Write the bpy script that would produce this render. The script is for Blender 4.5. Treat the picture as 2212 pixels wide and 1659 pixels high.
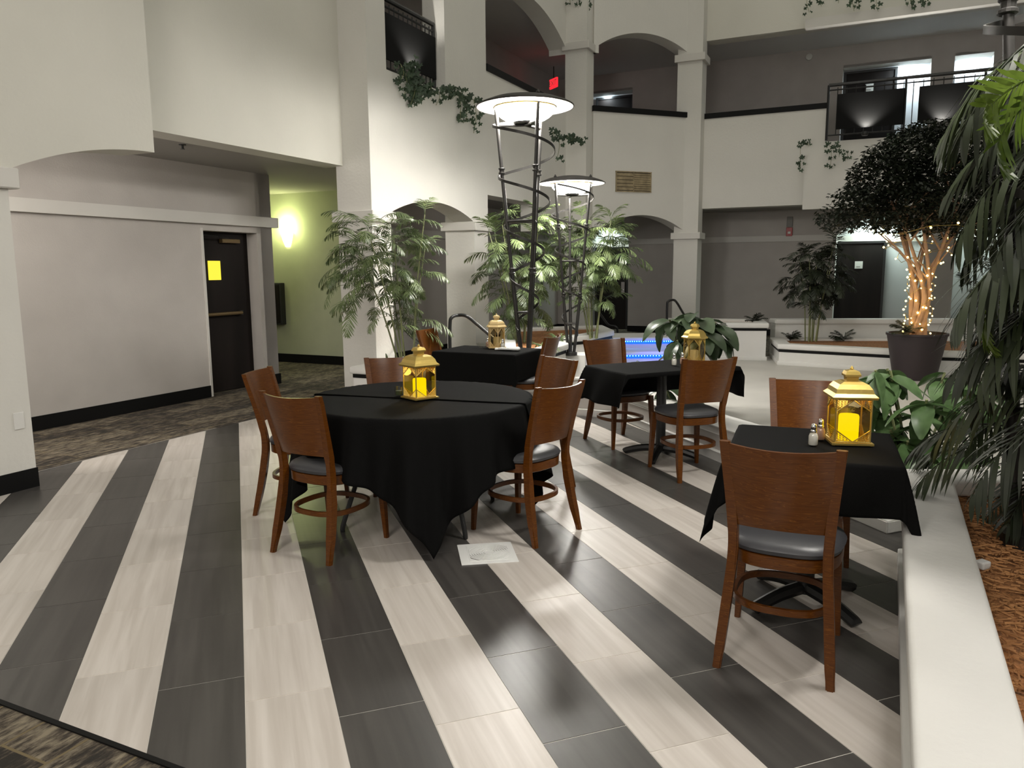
import bpy, bmesh, math, random
from mathutils import Vector, Matrix
R_ = math.radians
rnd = random.Random(7)
for o in list(bpy.data.objects): bpy.data.objects.remove(o, do_unlink=True)
scene = bpy.context.scene
COL = scene.collection

# ---------------------------------------------------------------- camera, light, exposure
CAM_H = 1.537
PITCH, ROLL, FPX = R_(8.49), R_(0.41), 1659.0
def cam_axes():
    f = Vector((0, math.cos(PITCH), -math.sin(PITCH))); r = Vector((1, 0, 0)); d = Vector((0, -math.sin(PITCH), -math.cos(PITCH)))
    c, s = math.cos(ROLL), math.sin(ROLL)
    return c*r + s*d, -s*r + c*d, f
AX = cam_axes()
cd = bpy.data.cameras.new('camera'); cam = bpy.data.objects.new('camera', cd); COL.objects.link(cam)
cd.sensor_width = 36.0; cd.lens = FPX/2212*36.0; cd.clip_start = 0.05; cd.clip_end = 200
m = Matrix((( AX[0].x, -AX[1].x, -AX[2].x, 0), (AX[0].y, -AX[1].y, -AX[2].y, 0), (AX[0].z, -AX[1].z, -AX[2].z, CAM_H), (0, 0, 0, 1)))
cam.matrix_world = m
scene.camera = cam

w = bpy.data.worlds.new('world'); scene.world = w; w.use_nodes = True
bg = w.node_tree.nodes['Background']; bg.inputs[0].default_value = (0.95, 0.93, 0.82, 1); bg.inputs[1].default_value = 0.27
scene.view_settings.view_transform = 'Standard'; scene.view_settings.look = 'None'
scene.view_settings.exposure = 0.28; scene.view_settings.gamma = 1; scene.view_settings.use_curve_mapping = False

def area(name, loc, target, size, power, col):
    l = bpy.data.lights.new(name, 'AREA'); l.size = size; l.energy = power; l.color = col
    o = bpy.data.objects.new(name, l); COL.objects.link(o); o.location = loc
    o.rotation_euler = (Vector(target)-Vector(loc)).to_track_quat('-Z', 'Y').to_euler(); return o
def point(name, loc, power, col, r=0.05):
    l = bpy.data.lights.new(name, 'POINT'); l.energy = power; l.color = col; l.shadow_soft_size = r
    o = bpy.data.objects.new(name, l); COL.objects.link(o); o.location = loc; return o
area('atrium_overhead_fill', (3.5, 8.5, 11.0), (3.0, 8.5, 0), 6.0, 110, (1.0, 0.97, 0.84))  # soft fill added high above the atrium for ambience, no real fixture
area('lobby_ceiling_lamp', (-0.5, -2.5, 4.6), (0.2, 4.0, 0), 2.6, 70, (1.0, 0.93, 0.86))

area('corridor_wall_fill', (-4.75, 5.1, 2.6), (-4.1, 8.6, .9), .8, 62, (1.0, 0.93, 0.86))  # added out-of-view fill that brightens the taupe corridor wall
area('left_wall_fill', (-2.2, -1.0, 3.4), (-4.2, 7.5, 1.2), 1.6, 100, (1.0, 0.93, 0.86))  # invented fill from behind the camera, lifts the left corridor wall and pier
# ---------------------------------------------------------------- helpers
A0 = R_(25.42)
E1 = Vector((math.sin(A0), math.cos(A0), 0)); E2 = Vector((-math.cos(A0), math.sin(A0), 0))
def P(s, t, z=0.0): return E1*s + E2*t + Vector((0, 0, z))
def ray(x, y): return AX[0]*((x-1106)/FPX) + AX[1]*((y-829.5)/FPX) + AX[2]
CP = Vector((0, 0, CAM_H))
def G(x, y, z=0.0):
    d = ray(x, y); return CP + d*((z-CAM_H)/d.z)
def D(x, y, Y):
    d = ray(x, y); return CP + d*(Y/d.y)
def PT(x, y, t):
    d = ray(x, y); return CP + d*((t-CP.dot(E2))/d.dot(E2))
def PS(x, y, s):
    d = ray(x, y); return CP + d*((s-CP.dot(E1))/d.dot(E1))

def link(name, me, mat=None, parent=None, **props):
    o = bpy.data.objects.new(name, me); COL.objects.link(o)
    if mat is not None and not me.materials: me.materials.append(mat)
    if parent is not None: o.parent = parent
    for k, v in props.items(): o[k] = v
    return o
def obj(name, bm, mat, parent=None, smooth=False, **props):
    me = bpy.data.meshes.new(name); bmesh.ops.recalc_face_normals(bm, faces=bm.faces) if props.pop('recalc', True) else None
    bm.to_mesh(me); bm.free()
    if smooth:
        me.polygons.foreach_set('use_smooth', [True]*len(me.polygons))
        try: me.set_sharp_from_angle(angle=R_(40))
        except Exception: pass
    return link(name, me, mat, parent, **props)
def thing(name, label, cat, loc=(0, 0, 0), rz=0, group=None):
    o = bpy.data.objects.new(name, None); COL.objects.link(o); o.location = loc; o.rotation_euler = (0, 0, rz); o.empty_display_size = .1
    o['label'] = label; o['category'] = cat
    if group: o['group'] = group
    return o
def tag(o, label, cat, group=None, kind=None):
    o['label'] = label; o['category'] = cat
    if group: o['group'] = group
    if kind: o['kind'] = kind
    return o
def copy_tree(o, parent=None):
    c = o.copy(); COL.objects.link(c)
    if parent is not None: c.parent = parent
    for ch in list(o.children): copy_tree(ch, c)
    return c
def struct(name, bm, mat, parent=None, **k):
    o = obj(name, bm, mat, parent, **k)
    o['kind'] = 'structure'; return o
NB = bmesh.new
def box(bm, c, s, rz=0, bev=0.0, M=None):
    r = bmesh.ops.create_cube(bm, size=1.0)
    T = Matrix.Translation(Vector(c)) @ Matrix.Rotation(rz, 4, 'Z') @ Matrix.Diagonal((s[0], s[1], s[2], 1))
    if M is not None: T = M @ T
    bmesh.ops.transform(bm, matrix=T, verts=r['verts'])
    if bev: bmesh.ops.bevel(bm, geom=list({e for v in r['verts'] for e in v.link_edges}), offset=bev, segments=2, profile=.5, affect='EDGES')
def poly_prism(bm, pts, z0, z1):
    n = len(pts); lo = [bm.verts.new((p[0], p[1], z0)) for p in pts]; hi = [bm.verts.new((p[0], p[1], z1)) for p in pts]
    bm.faces.new(lo[::-1]); bm.faces.new(hi)
    for i in range(n): bm.faces.new((lo[i], lo[(i+1) % n], hi[(i+1) % n], hi[i]))
def lathe(bm, prof, seg=24, c=(0, 0, 0), caps=True):
    rings = []
    for r, z in prof:
        rings.append([bm.verts.new((c[0]+r*math.cos(2*math.pi*i/seg), c[1]+r*math.sin(2*math.pi*i/seg), c[2]+z)) for i in range(seg)])
    for a, b in zip(rings, rings[1:]):
        for i in range(seg): bm.faces.new((a[i], a[(i+1) % seg], b[(i+1) % seg], b[i]))
    if caps:
        if prof[0][0] > 1e-5: bm.faces.new(rings[0][::-1])
        if prof[-1][0] > 1e-5: bm.faces.new(rings[-1])
def tube(bm, pts, r, seg=8, closed=False, flat=None):
    """sweep; r a number or list; flat=(w,h) sweeps a rectangle w (sideways) x h (along up)"""
    pts = [Vector(p) for p in pts]; n = len(pts); rings = []
    prev = None
    for i, p in enumerate(pts):
        if closed: t = pts[(i+1) % n]-pts[i-1]
        else: t = pts[min(i+1, n-1)]-pts[max(i-1, 0)]
        t.normalize()
        up = Vector((0, 0, 1)) if (flat or abs(t.z) < .9) else Vector((0, 1, 0))
        if prev is not None and not flat:
            a = (prev - t*prev.dot(t)).normalized()
        else: a = t.cross(up).normalized()
        b = a.cross(t).normalized(); prev = a
        rr = r[i] if isinstance(r, (list, tuple)) else r
        if flat:
            q = [(-1, -1), (1, -1), (1, 1), (-1, 1)]
            rings.append([bm.verts.new(p + a*(x*flat[0]/2) + b*(y*flat[1]/2)) for x, y in q])
        else:
            rings.append([bm.verts.new(p + (a*math.cos(2*math.pi*k/seg) + b*math.sin(2*math.pi*k/seg))*rr) for k in range(seg)])
    sg = len(rings[0])
    rng = range(n) if closed else range(n-1)
    for i in rng:
        A, B = rings[i], rings[(i+1) % n]
        for k in range(sg): bm.faces.new((A[k], A[(k+1) % sg], B[(k+1) % sg], B[k]))
    if not closed:
        bm.faces.new(rings[0][::-1]); bm.faces.new(rings[-1])
def spline(pts, n=6):
    pts = [Vector(p) for p in pts]; out = []
    for i in range(len(pts)-1):
        p0 = pts[max(i-1, 0)]; p1 = pts[i]; p2 = pts[i+1]; p3 = pts[min(i+2, len(pts)-1)]
        for k in range(n):
            t = k/n
            out.append(.5*((2*p1)+(p2-p0)*t+(2*p0-5*p1+4*p2-p3)*t*t+(3*p1-p0-3*p2+p3)*t**3))
    out.append(pts[-1]); return out

# ---------------------------------------------------------------- materials
def mat(name, col, rough=.6, metal=0, bump=0, bscale=40, var=0, vscale=3, spec=None, emit=None, estr=0, coat=0, stretch=None, alpha=None, trans=0, sheen=0):
    m = bpy.data.materials.new(name); m.use_nodes = True; nt = m.node_tree; b = nt.nodes['Principled BSDF']
    b.inputs['Base Color'].default_value = (*col, 1); b.inputs['Roughness'].default_value = rough; b.inputs['Metallic'].default_value = metal
    if spec is not None: b.inputs['Specular IOR Level'].default_value = spec
    if coat: b.inputs['Coat Weight'].default_value = coat; b.inputs['Coat Roughness'].default_value = .15
    if trans: b.inputs['Transmission Weight'].default_value = trans
    if sheen: b.inputs['Sheen Weight'].default_value = sheen
    if emit: b.inputs['Emission Color'].default_value = (*emit, 1); b.inputs['Emission Strength'].default_value = estr
    tc = nt.nodes.new('ShaderNodeTexCoord'); mp = nt.nodes.new('ShaderNodeMapping'); nt.links.new(tc.outputs['Object'], mp.inputs[0])
    if stretch: mp.inputs['Scale'].default_value = stretch
    if var:
        n = nt.nodes.new('ShaderNodeTexNoise'); n.inputs['Scale'].default_value = vscale; n.inputs['Detail'].default_value = 4
        nt.links.new(mp.outputs[0], n.inputs[0])
        cr = nt.nodes.new('ShaderNodeValToRGB'); cr.color_ramp.elements[0].position = .3; cr.color_ramp.elements[1].position = .7
        cr.color_ramp.elements[0].color = (*[max(0, c*(1-var)) for c in col], 1); cr.color_ramp.elements[1].color = (*[min(1, c*(1+var)) for c in col], 1)
        nt.links.new(n.outputs['Fac'], cr.inputs[0]); nt.links.new(cr.outputs[0], b.inputs['Base Color'])
    if bump:
        n2 = nt.nodes.new('ShaderNodeTexNoise'); n2.inputs['Scale'].default_value = bscale; n2.inputs['Detail'].default_value = 5
        nt.links.new(mp.outputs[0], n2.inputs[0])
        bp = nt.nodes.new('ShaderNodeBump'); bp.inputs['Strength'].default_value = bump; bp.inputs['Distance'].default_value = .01
        nt.links.new(n2.outputs['Fac'], bp.inputs['Height']); nt.links.new(bp.outputs[0], b.inputs['Normal'])
    return m
MW = mat('white_plaster', (.66, .645, .60), .8, bump=.25, bscale=30, var=.03, vscale=1.2)
MWL = mat('upper_plaster', (.64, .625, .56), .8, bump=.2, bscale=30, var=.05, vscale=.7)
MT = mat('taupe_wall', (.49, .46, .43), .85, bump=.15, bscale=60, var=.04)
MTR = mat('cornice_paint', (.62, .60, .56), .6)
MGR = mat('green_wall', (.47, .49, .36), .8, var=.05)
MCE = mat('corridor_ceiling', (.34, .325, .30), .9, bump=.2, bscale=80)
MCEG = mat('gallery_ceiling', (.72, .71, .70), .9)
MBB = mat('black_vinyl_base', (.006, .006, .006), .5, spec=.15)
MPNL = mat('black_panel', (.007, .007, .007), .8, spec=.12)
MBLK = mat('black_metal', (.012, .012, .012), .4, spec=.5)
MLMP = mat('lamp_iron', (.035, .033, .031), .42, metal=.6, var=.2, vscale=12)
MDOOR = mat('dark_door', (.010, .007, .006), .6, spec=.2, var=.3, vscale=5, stretch=(1, 1, .1))
MPW = mat('planter_white', (.70, .69, .66), .55, bump=.15, bscale=25, var=.025, vscale=2)
MBAS = mat('basin_concrete', (.57, .55, .51), .5, bump=.1, bscale=12, var=.08, vscale=1.3)
MCH = mat('chrome', (.8, .8, .8), .12, metal=1)
MGLD = mat('gold_metal', (.62, .45, .13), .38, metal=.85, bump=.1, bscale=60)
MBRS = mat('dim_brass', (.16, .11, .05), .5, metal=.5)
MIVO = mat('ivory_gold', (.70, .52, .25), .45, metal=.35)
MCLOTH = mat('black_cloth', (.004, .004, .004), .85, bump=.15, bscale=400, spec=.08)
MCUSH = mat('grey_vinyl', (.050, .050, .055), .38, bump=.06, bscale=220, var=.1, vscale=8)
MSTEM = mat('palm_stem', (.20, .22, .10), .5, var=.35, vscale=6, stretch=(1, 1, .3))
MBARK = mat('ficus_bark', (.42, .25, .15), .8, bump=.4, bscale=30, var=.2, vscale=12)
MPOT = mat('plum_pot', (.030, .020, .022), .5)
MPAP = mat('white_paper', (.75, .75, .73), .6)
MCARD = mat('white_plastic', (.70, .70, .66), .4)
MRED = mat('red_plastic', (.35, .01, .01), .4)
MGRY = mat('grey_grille', (.20, .19, .17), .5)
MSALT = mat('salt', (.8, .78, .72), .9)
def glass(name, col=(1, 1, 1), tint=.12, rough=.03):
    m = bpy.data.materials.new(name); m.use_nodes = True; nt = m.node_tree; nt.nodes.clear()
    o = nt.nodes.new('ShaderNodeOutputMaterial'); mx = nt.nodes.new('ShaderNodeMixShader'); t = nt.nodes.new('ShaderNodeBsdfTransparent'); g = nt.nodes.new('ShaderNodeBsdfGlossy')
    t.inputs[0].default_value = (*col, 1); g.inputs['Roughness'].default_value = rough; mx.inputs[0].default_value = tint
    nt.links.new(t.outputs[0], mx.inputs[1]); nt.links.new(g.outputs[0], mx.inputs[2]); nt.links.new(mx.outputs[0], o.inputs[0]); return m
MGLS = glass('clear_glass', (.92, .92, .9), .10)
MBGL = glass('lantern_glass', (.93, .88, .75), .08)
def emis(name, col, s):
    m = bpy.data.materials.new(name); m.use_nodes = True; nt = m.node_tree; nt.nodes.clear()
    o = nt.nodes.new('ShaderNodeOutputMaterial'); e = nt.nodes.new('ShaderNodeEmission'); e.inputs[0].default_value = (*col, 1); e.inputs[1].default_value = s
    nt.links.new(e.outputs[0], o.inputs[0]); return m
MBOWL = emis('lit_bowl', (1, .965, .90), 118)
MDISC = mat('white_reflector', (.9, .88, .84), .5)
MCAND = emis('lit_candle', (1.0, .74, .001), 1.25)
MCANDW = mat('cream_candle', (.75, .68, .48), .6)
MFAIRY = emis('fairy_bulb', (1, .72, .22), 9)
MLED = emis('blue_led', (.01, .08, 1.0), 2.2)
MSCO = emis('sconce_glow', (1, 1, .45), 9)
MEXIT = emis('exit_glow', (1, .02, .03), 1.3)
MYEL = emis('lit_door_glass', (1.0, .78, .06), 1.0)
def leafmat(name, c1, c2, rough=.35, sc=8, trans=.15):
    m = bpy.data.materials.new(name); m.use_nodes = True; nt = m.node_tree; b = nt.nodes['Principled BSDF']
    b.inputs['Roughness'].default_value = rough
    tc = nt.nodes.new('ShaderNodeTexCoord'); n = nt.nodes.new('ShaderNodeTexNoise'); n.inputs['Scale'].default_value = sc
    oi = nt.nodes.new('ShaderNodeObjectInfo'); ad = nt.nodes.new('ShaderNodeMath'); ad.operation = 'MULTIPLY_ADD'; ad.inputs[1].default_value = .45
    nt.links.new(tc.outputs['Object'], n.inputs[0]); nt.links.new(oi.outputs['Random'], ad.inputs[0])
    n3 = nt.nodes.new('ShaderNodeMath'); n3.operation = 'MULTIPLY'; n3.inputs[1].default_value = .8; nt.links.new(n.outputs['Fac'], n3.inputs[0]); nt.links.new(n3.outputs[0], ad.inputs[2])
    cr = nt.nodes.new('ShaderNodeValToRGB'); cr.color_ramp.elements[0].color = (*c1, 1); cr.color_ramp.elements[1].color = (*c2, 1); cr.color_ramp.elements[0].position = .25; cr.color_ramp.elements[1].position = .85
    nt.links.new(ad.outputs[0], cr.inputs[0]); nt.links.new(cr.outputs[0], b.inputs['Base Color'])
    if trans:
        t = nt.nodes.new('ShaderNodeBsdfTranslucent'); mx = nt.nodes.new('ShaderNodeMixShader'); mx.inputs[0].default_value = trans
        nt.links.new(cr.outputs[0], t.inputs[0]); out = nt.nodes['Material Output']
        nt.links.new(b.outputs[0], mx.inputs[1]); nt.links.new(t.outputs[0], mx.inputs[2]); nt.links.new(mx.outputs[0], out.inputs[0])
    return m
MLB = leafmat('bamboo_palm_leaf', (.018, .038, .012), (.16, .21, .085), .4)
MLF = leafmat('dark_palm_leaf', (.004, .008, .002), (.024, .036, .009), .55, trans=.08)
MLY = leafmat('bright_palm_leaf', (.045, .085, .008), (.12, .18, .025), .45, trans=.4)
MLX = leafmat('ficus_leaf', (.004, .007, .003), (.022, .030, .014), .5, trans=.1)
MLS = leafmat('broad_leaf', (.03, .065, .018), (.13, .22, .085), .33, sc=14)
MLD = leafmat('dark_broad_leaf', (.015, .03, .014), (.06, .09, .045), .3, sc=10)
MIV = leafmat('ivy_leaf', (.015, .03, .014), (.05, .085, .045), .5)
def wood():
    m = bpy.data.materials.new('stained_wood'); m.use_nodes = True; nt = m.node_tree; b = nt.nodes['Principled BSDF']
    tc = nt.nodes.new('ShaderNodeTexCoord'); mp = nt.nodes.new('ShaderNodeMapping'); mp.inputs['Scale'].default_value = (2.2, 2.2, 26); nt.links.new(tc.outputs['Object'], mp.inputs[0])
    oi = nt.nodes.new('ShaderNodeObjectInfo'); mu = nt.nodes.new('ShaderNodeMath'); mu.operation = 'MULTIPLY'; mu.inputs[1].default_value = 37; nt.links.new(oi.outputs['Random'], mu.inputs[0])
    nt.links.new(mu.outputs[0], mp.inputs['Location'])
    n = nt.nodes.new('ShaderNodeTexNoise'); n.inputs['Scale'].default_value = 1.6; n.inputs['Detail'].default_value = 3; n.inputs['Distortion'].default_value = .6; nt.links.new(mp.outputs[0], n.inputs[0])
    wv = nt.nodes.new('ShaderNodeMath'); wv.operation = 'MULTIPLY'; wv.inputs[1].default_value = 9; nt.links.new(n.outputs['Fac'], wv.inputs[0])
    fr = nt.nodes.new('ShaderNodeMath'); fr.operation = 'FRACT'; nt.links.new(wv.outputs[0], fr.inputs[0])
    cr = nt.nodes.new('ShaderNodeValToRGB'); e = cr.color_ramp.elements; e[0].color = (.112, .034, .003, 1); e[1].color = (.040, .011, .001, 1); e[1].position = 1
    x = e.new(.8); x.color = (.078, .022, .002, 1); x = e.new(.95); x.color = (.17, .058, .007, 1)
    nt.links.new(fr.outputs[0], cr.inputs[0]); nt.links.new(cr.outputs[0], b.inputs['Base Color'])
    b.inputs['Roughness'].default_value = .36; b.inputs['Specular IOR Level'].default_value = .3; b.inputs['Coat Weight'].default_value = .12; b.inputs['Coat Roughness'].default_value = .2
    return m
MWOOD = wood()
def tilemat(name, c1, c2, rough, strength):
    m = bpy.data.materials.new(name); m.use_nodes = True; nt = m.node_tree; b = nt.nodes['Principled BSDF']
    tc = nt.nodes.new('ShaderNodeTexCoord'); mp = nt.nodes.new('ShaderNodeMapping'); mp.vector_type = 'TEXTURE'
    mp.inputs['Rotation'].default_value = (0, 0, R_(19.55)); mp.inputs['Scale'].default_value = (.045, .9, 1); nt.links.new(tc.outputs['Object'], mp.inputs[0])
    oi = nt.nodes.new('ShaderNodeObjectInfo'); mu = nt.nodes.new('ShaderNodeMath'); mu.operation = 'MULTIPLY'; mu.inputs[1].default_value = 91; nt.links.new(oi.outputs['Random'], mu.inputs[0]); nt.links.new(mu.outputs[0], mp.inputs['Location'])
    n = nt.nodes.new('ShaderNodeTexNoise'); n.inputs['Scale'].default_value = 1.0; n.inputs['Detail'].default_value = 5; n.inputs['Distortion'].default_value = .4; nt.links.new(mp.outputs[0], n.inputs[0])
    cr = nt.nodes.new('ShaderNodeValToRGB'); cr.color_ramp.elements[0].position = .35; cr.color_ramp.elements[1].position = .66
    cr.color_ramp.elements[0].color = (*c1, 1); cr.color_ramp.elements[1].color = (*c2, 1); nt.links.new(n.outputs['Fac'], cr.inputs[0])
    hs = nt.nodes.new('ShaderNodeHueSaturation'); ma = nt.nodes.new('ShaderNodeMath'); ma.operation = 'MULTIPLY_ADD'; ma.inputs[1].default_value = .12; ma.inputs[2].default_value = .94
    nt.links.new(oi.outputs['Random'], ma.inputs[0]); nt.links.new(ma.outputs[0], hs.inputs['Value']); nt.links.new(cr.outputs[0], hs.inputs['Color']); nt.links.new(hs.outputs[0], b.inputs['Base Color'])
    b.inputs['Roughness'].default_value = rough
    n2 = nt.nodes.new('ShaderNodeTexNoise'); n2.inputs['Scale'].default_value = 7; n2.inputs['Detail'].default_value = 6; nt.links.new(tc.outputs['Object'], n2.inputs[0])
    bp = nt.nodes.new('ShaderNodeBump'); bp.inputs['Strength'].default_value = strength; bp.inputs['Distance'].default_value = .01; nt.links.new(n2.outputs['Fac'], bp.inputs['Height']); nt.links.new(bp.outputs[0], b.inputs['Normal'])
    return m
MTL = tilemat('light_tile', (.50, .455, .41), (.62, .575, .53), .34, .06)
MTD = tilemat('dark_tile', (.050, .046, .043), (.072, .067, .062), .33, .08)
MGROUT = mat('grout', (.72, .69, .63), .8)
def carpet():
    m = bpy.data.materials.new('plank_carpet'); m.use_nodes = True; nt = m.node_tree; b = nt.nodes['Principled BSDF']; b.inputs['Roughness'].default_value = .95
    tc = nt.nodes.new('ShaderNodeTexCoord'); mp = nt.nodes.new('ShaderNodeMapping'); mp.vector_type = 'TEXTURE'; mp.inputs['Rotation'].default_value = (0, 0, math.pi/2-A0); nt.links.new(tc.outputs['Object'], mp.inputs[0])
    br = nt.nodes.new('ShaderNodeTexBrick'); br.inputs['Scale'].default_value = 1; br.inputs['Brick Width'].default_value = .92; br.inputs['Row Height'].default_value = .23; br.inputs['Mortar Size'].default_value = .006; br.inputs['Mortar Smooth'].default_value = .3
    br.inputs['Color1'].default_value = (0, 0, 0, 1); br.inputs['Color2'].default_value = (1, 1, 1, 1); br.offset = .5; nt.links.new(mp.outputs[0], br.inputs[0])
    mp2 = nt.nodes.new('ShaderNodeMapping'); mp2.inputs['Scale'].default_value = (6, 22, 1); nt.links.new(mp.outputs[0], mp2.inputs[0])
    n = nt.nodes.new('ShaderNodeTexNoise'); n.inputs['Scale'].default_value = 1.3; n.inputs['Detail'].default_value = 6; n.inputs['Roughness'].default_value = .7; nt.links.new(mp2.outputs[0], n.inputs[0])
    ad = nt.nodes.new('ShaderNodeMath'); ad.operation = 'MULTIPLY_ADD'; ad.inputs[1].default_value = .13; nt.links.new(br.outputs['Color'], ad.inputs[0]); nt.links.new(n.outputs['Fac'], ad.inputs[2])
    cr = nt.nodes.new('ShaderNodeValToRGB'); e = cr.color_ramp.elements; e[0].position = .47; e[0].color = (.017, .014, .010, 1); e[1].position = .72; e[1].color = (.22, .185, .13, 1)
    x = e.new(.55); x.color = (.045, .034, .024, 1)
    nt.links.new(ad.outputs[0], cr.inputs[0])
    mx = nt.nodes.new('ShaderNodeMix'); mx.data_type = 'RGBA'; mx.inputs[7].default_value = (.15, .115, .06, 1)
    nt.links.new(br.outputs['Fac'], mx.inputs[0]); nt.links.new(cr.outputs[0], mx.inputs[6]); nt.links.new(mx.outputs[2], b.inputs['Base Color'])
    n2 = nt.nodes.new('ShaderNodeTexNoise'); n2.inputs['Scale'].default_value = 260; nt.links.new(tc.outputs['Object'], n2.inputs[0])
    bp = nt.nodes.new('ShaderNodeBump'); bp.inputs['Strength'].default_value = .5; bp.inputs['Distance'].default_value = .004; nt.links.new(n2.outputs['Fac'], bp.inputs['Height']); nt.links.new(bp.outputs[0], b.inputs['Normal'])
    return m
MCARP = carpet()
def mulchmat():
    m = mat('mulch_ground', (.32, .14, .05), .9, bump=1, bscale=70, var=.5, vscale=30); return m
MMUL = mulchmat()
MSHR = leafmat('bark_shred', (.16, .06, .02), (.52, .26, .10), .8, sc=20, trans=0)

# ---------------------------------------------------------------- floor
bm = NB(); poly_prism(bm, [(-16, -6), (22, -6), (22, 30), (-16, 30)], -.12, -.004)
struct('floor', bm, MCARP)
YAW = R_(19.55); cY, sY = math.cos(YAW), math.sin(YAW); U0, W, L = -.054, .305, .598
def uv2w(u, v): return Vector((u*cY-v*sY, u*sY+v*cY, 0))
c1, c2 = Vector((1.07, 7.8, 0)), Vector((2.36, 4.3, 0))   # foot of the low kerb
K0 = P(7.55, 5.85); K0b = P(7.55, 2.36)
sP = Vector((.4396, .8982, 0))
near = Vector((1.24, 2.18, 0)) - sP*.9
FP = [P(1.545, 5.85), P(1.545, 1.0), P(1.545, -.1), near, Vector((2.30, 4.345, 0)), K0b, K0]
def clip(poly, a, b):
    out = []; n = Vector((-(b-a).y, (b-a).x, 0))
    for i in range(len(poly)):
        p, q = poly[i], poly[(i+1) % len(poly)]; dp, dq = (p-a).dot(n), (q-a).dot(n)
        if dp >= 0: out.append(p)
        if dp*dq < 0: out.append(p + (q-p)*(dp/(dp-dq)))
    return out
PH = {-3: 5.112, -2: 3.743, -1: 6.53, 0: 3.345, 1: 3.732, 2: 2.968, 3: 3.343, 4: 3.183, 5: 2.961, 6: 3.984, 7: 4.362, 8: 4.785, 9: 5.166}
def area2(p): return sum(p[i].x*p[(i+1) % len(p)].y-p[(i+1) % len(p)].x*p[i].y for i in range(len(p)))/2
if area2(FP) < 0: FP = FP[::-1]
bm = NB(); poly_prism(bm, FP, -.09, -.002)
tf = struct('tile_floor', bm, MGROUT)
ntile = 0
for i in range(-8, 18):
    ph = PH.get(i, .355-.2*i)
    for k in range(-12, 22):
        v0 = (ph % L) + k*L; g = .0016
        if v0 < .8 or v0 > 9.5: continue
        h = .0024
        q = [uv2w(U0+i*W+g, v0+h), uv2w(U0+(i+1)*W-g, v0+h), uv2w(U0+(i+1)*W-g, v0+L-h), uv2w(U0+i*W+g, v0+L-h)]
        for j in range(len(FP)):
            if len(q) < 3: break
            q = clip(q, FP[j], FP[(j+1) % len(FP)])
        if len(q) < 3 or area2(q) < .004: continue
        bm = NB(); poly_prism(bm, q, -.003, 0.0)
        obj('tile', bm, MTL if i % 2 == 0 else MTD, tf); ntile += 1
def strip(name, a, b, w_, z0, z1, m, kind='structure'):
    a, b = Vector(a), Vector(b); d = (b-a).normalized(); n = Vector((-d.y, d.x, 0))*w_
    bm = NB(); poly_prism(bm, [a, b, b+n, a+n], z0, z1); o = obj(name, bm, m); o['kind'] = kind; return o
strip('trim_1', P(3.2, 5.848), P(7.55, 5.848), .012, -.01, .003, MCH)
strip('trim_2', P(1.545, 6.2), P(1.545, -.2), -.02, -.01, .002, MBB)
# basin floor beyond the kerb
bm = NB(); poly_prism(bm, [(c1.x+.05, 7.9), (2.3, 4.5), (3.2, 3.9), (12, 5), (12, 13.5), (4.0, 13.4), (1.2, 12.6)], -.1, .0)
struct('basin_floor', bm, MBAS)

# ---------------------------------------------------------------- walls
def prism(bm, p, q, n, zp0, zp1, zq0, zq1):
    v = [bm.verts.new((a.x, a.y, z)) for a, z in ((p, zp0), (q, zq0), (q, zq1), (p, zp1), (p+n, zp0), (q+n, zq0), (q+n, zq1), (p+n, zp1))]
    for f in ((0, 1, 2, 3), (5, 4, 7, 6), (4, 0, 3, 7), (1, 5, 6, 2), (3, 2, 6, 7), (4, 5, 1, 0)):
        bm.faces.new([v[i] for i in f])
def wall(name, a, b, th, z0, z1, ops=(), m=MW, parent=None, nseg=22):
    """wall from a to b; th>0 thickens to the left of a->b; ops: (d0,d1,zf,zspring,rise)"""
    a, b = Vector((a[0], a[1], 0)), Vector((b[0], b[1], 0)); Lw = (b-a).length; d = (b-a)/Lw; n = Vector((-d.y, d.x, 0))*th
    bm = NB(); x = 0
    for (o0, o1, zf, zs, rise) in sorted(ops):
        if o0 > x+1e-4: prism(bm, a+d*x, a+d*o0, n, z0, z1, z0, z1)
        if zf > z0+1e-4: prism(bm, a+d*o0, a+d*o1, n, z0, zf, z0, zf)
        if zs < z1:
            if rise <= 0: prism(bm, a+d*o0, a+d*o1, n, zs, z1, zs, z1)
            else:
                h = (o1-o0)/2; Rr = (h*h+rise*rise)/(2*rise)
                f = lambda u: zs + math.sqrt(max(0, Rr*Rr-(u-h)**2)) - (Rr-rise)
                for k in range(nseg):
                    u0, u1 = k*2*h/nseg, (k+1)*2*h/nseg
                    if o0+u1 <= 1e-4: continue
                    prism(bm, a+d*(o0+u0), a+d*(o0+u1), n, f(u0), z1, f(u1), z1)
        x = o1
    if x < Lw-1e-4: prism(bm, a+d*x, b, n, z0, z1, z0, z1)
    bmesh.ops.remove_doubles(bm, verts=bm.verts, dist=1e-5)
    o = struct(name, bm, m, parent); return o
def column(s0, s1, t0, t1, z0, z1, caps=(), base=None, name='column'):
    bm = NB(); poly_prism(bm, [P(s0, t0), P(s0, t1), P(s1, t1), P(s1, t0)], z0, z1)
    o = struct(name, bm, MW)
    for (a, b) in caps:
        bm = NB(); e = .055; poly_prism(bm, [P(s0-e, t0-e), P(s0-e, t1+e), P(s1+e, t1+e), P(s1+e, t0-e)], a, b)
        bmesh.ops.bevel(bm, geom=bm.edges[:], offset=.008, segments=1, affect='EDGES'); obj('capital', bm, MTR, o)
    if base:
        bm = NB(); e = .008; poly_prism(bm, [P(s0-e, t0-e), P(s0-e, t1+e), P(s1+e, t1+e), P(s1+e, t0-e)], 0, base); obj('base_board', bm, MBB, o)
    return o
T0 = 5.456; ZT = 9.5
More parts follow.
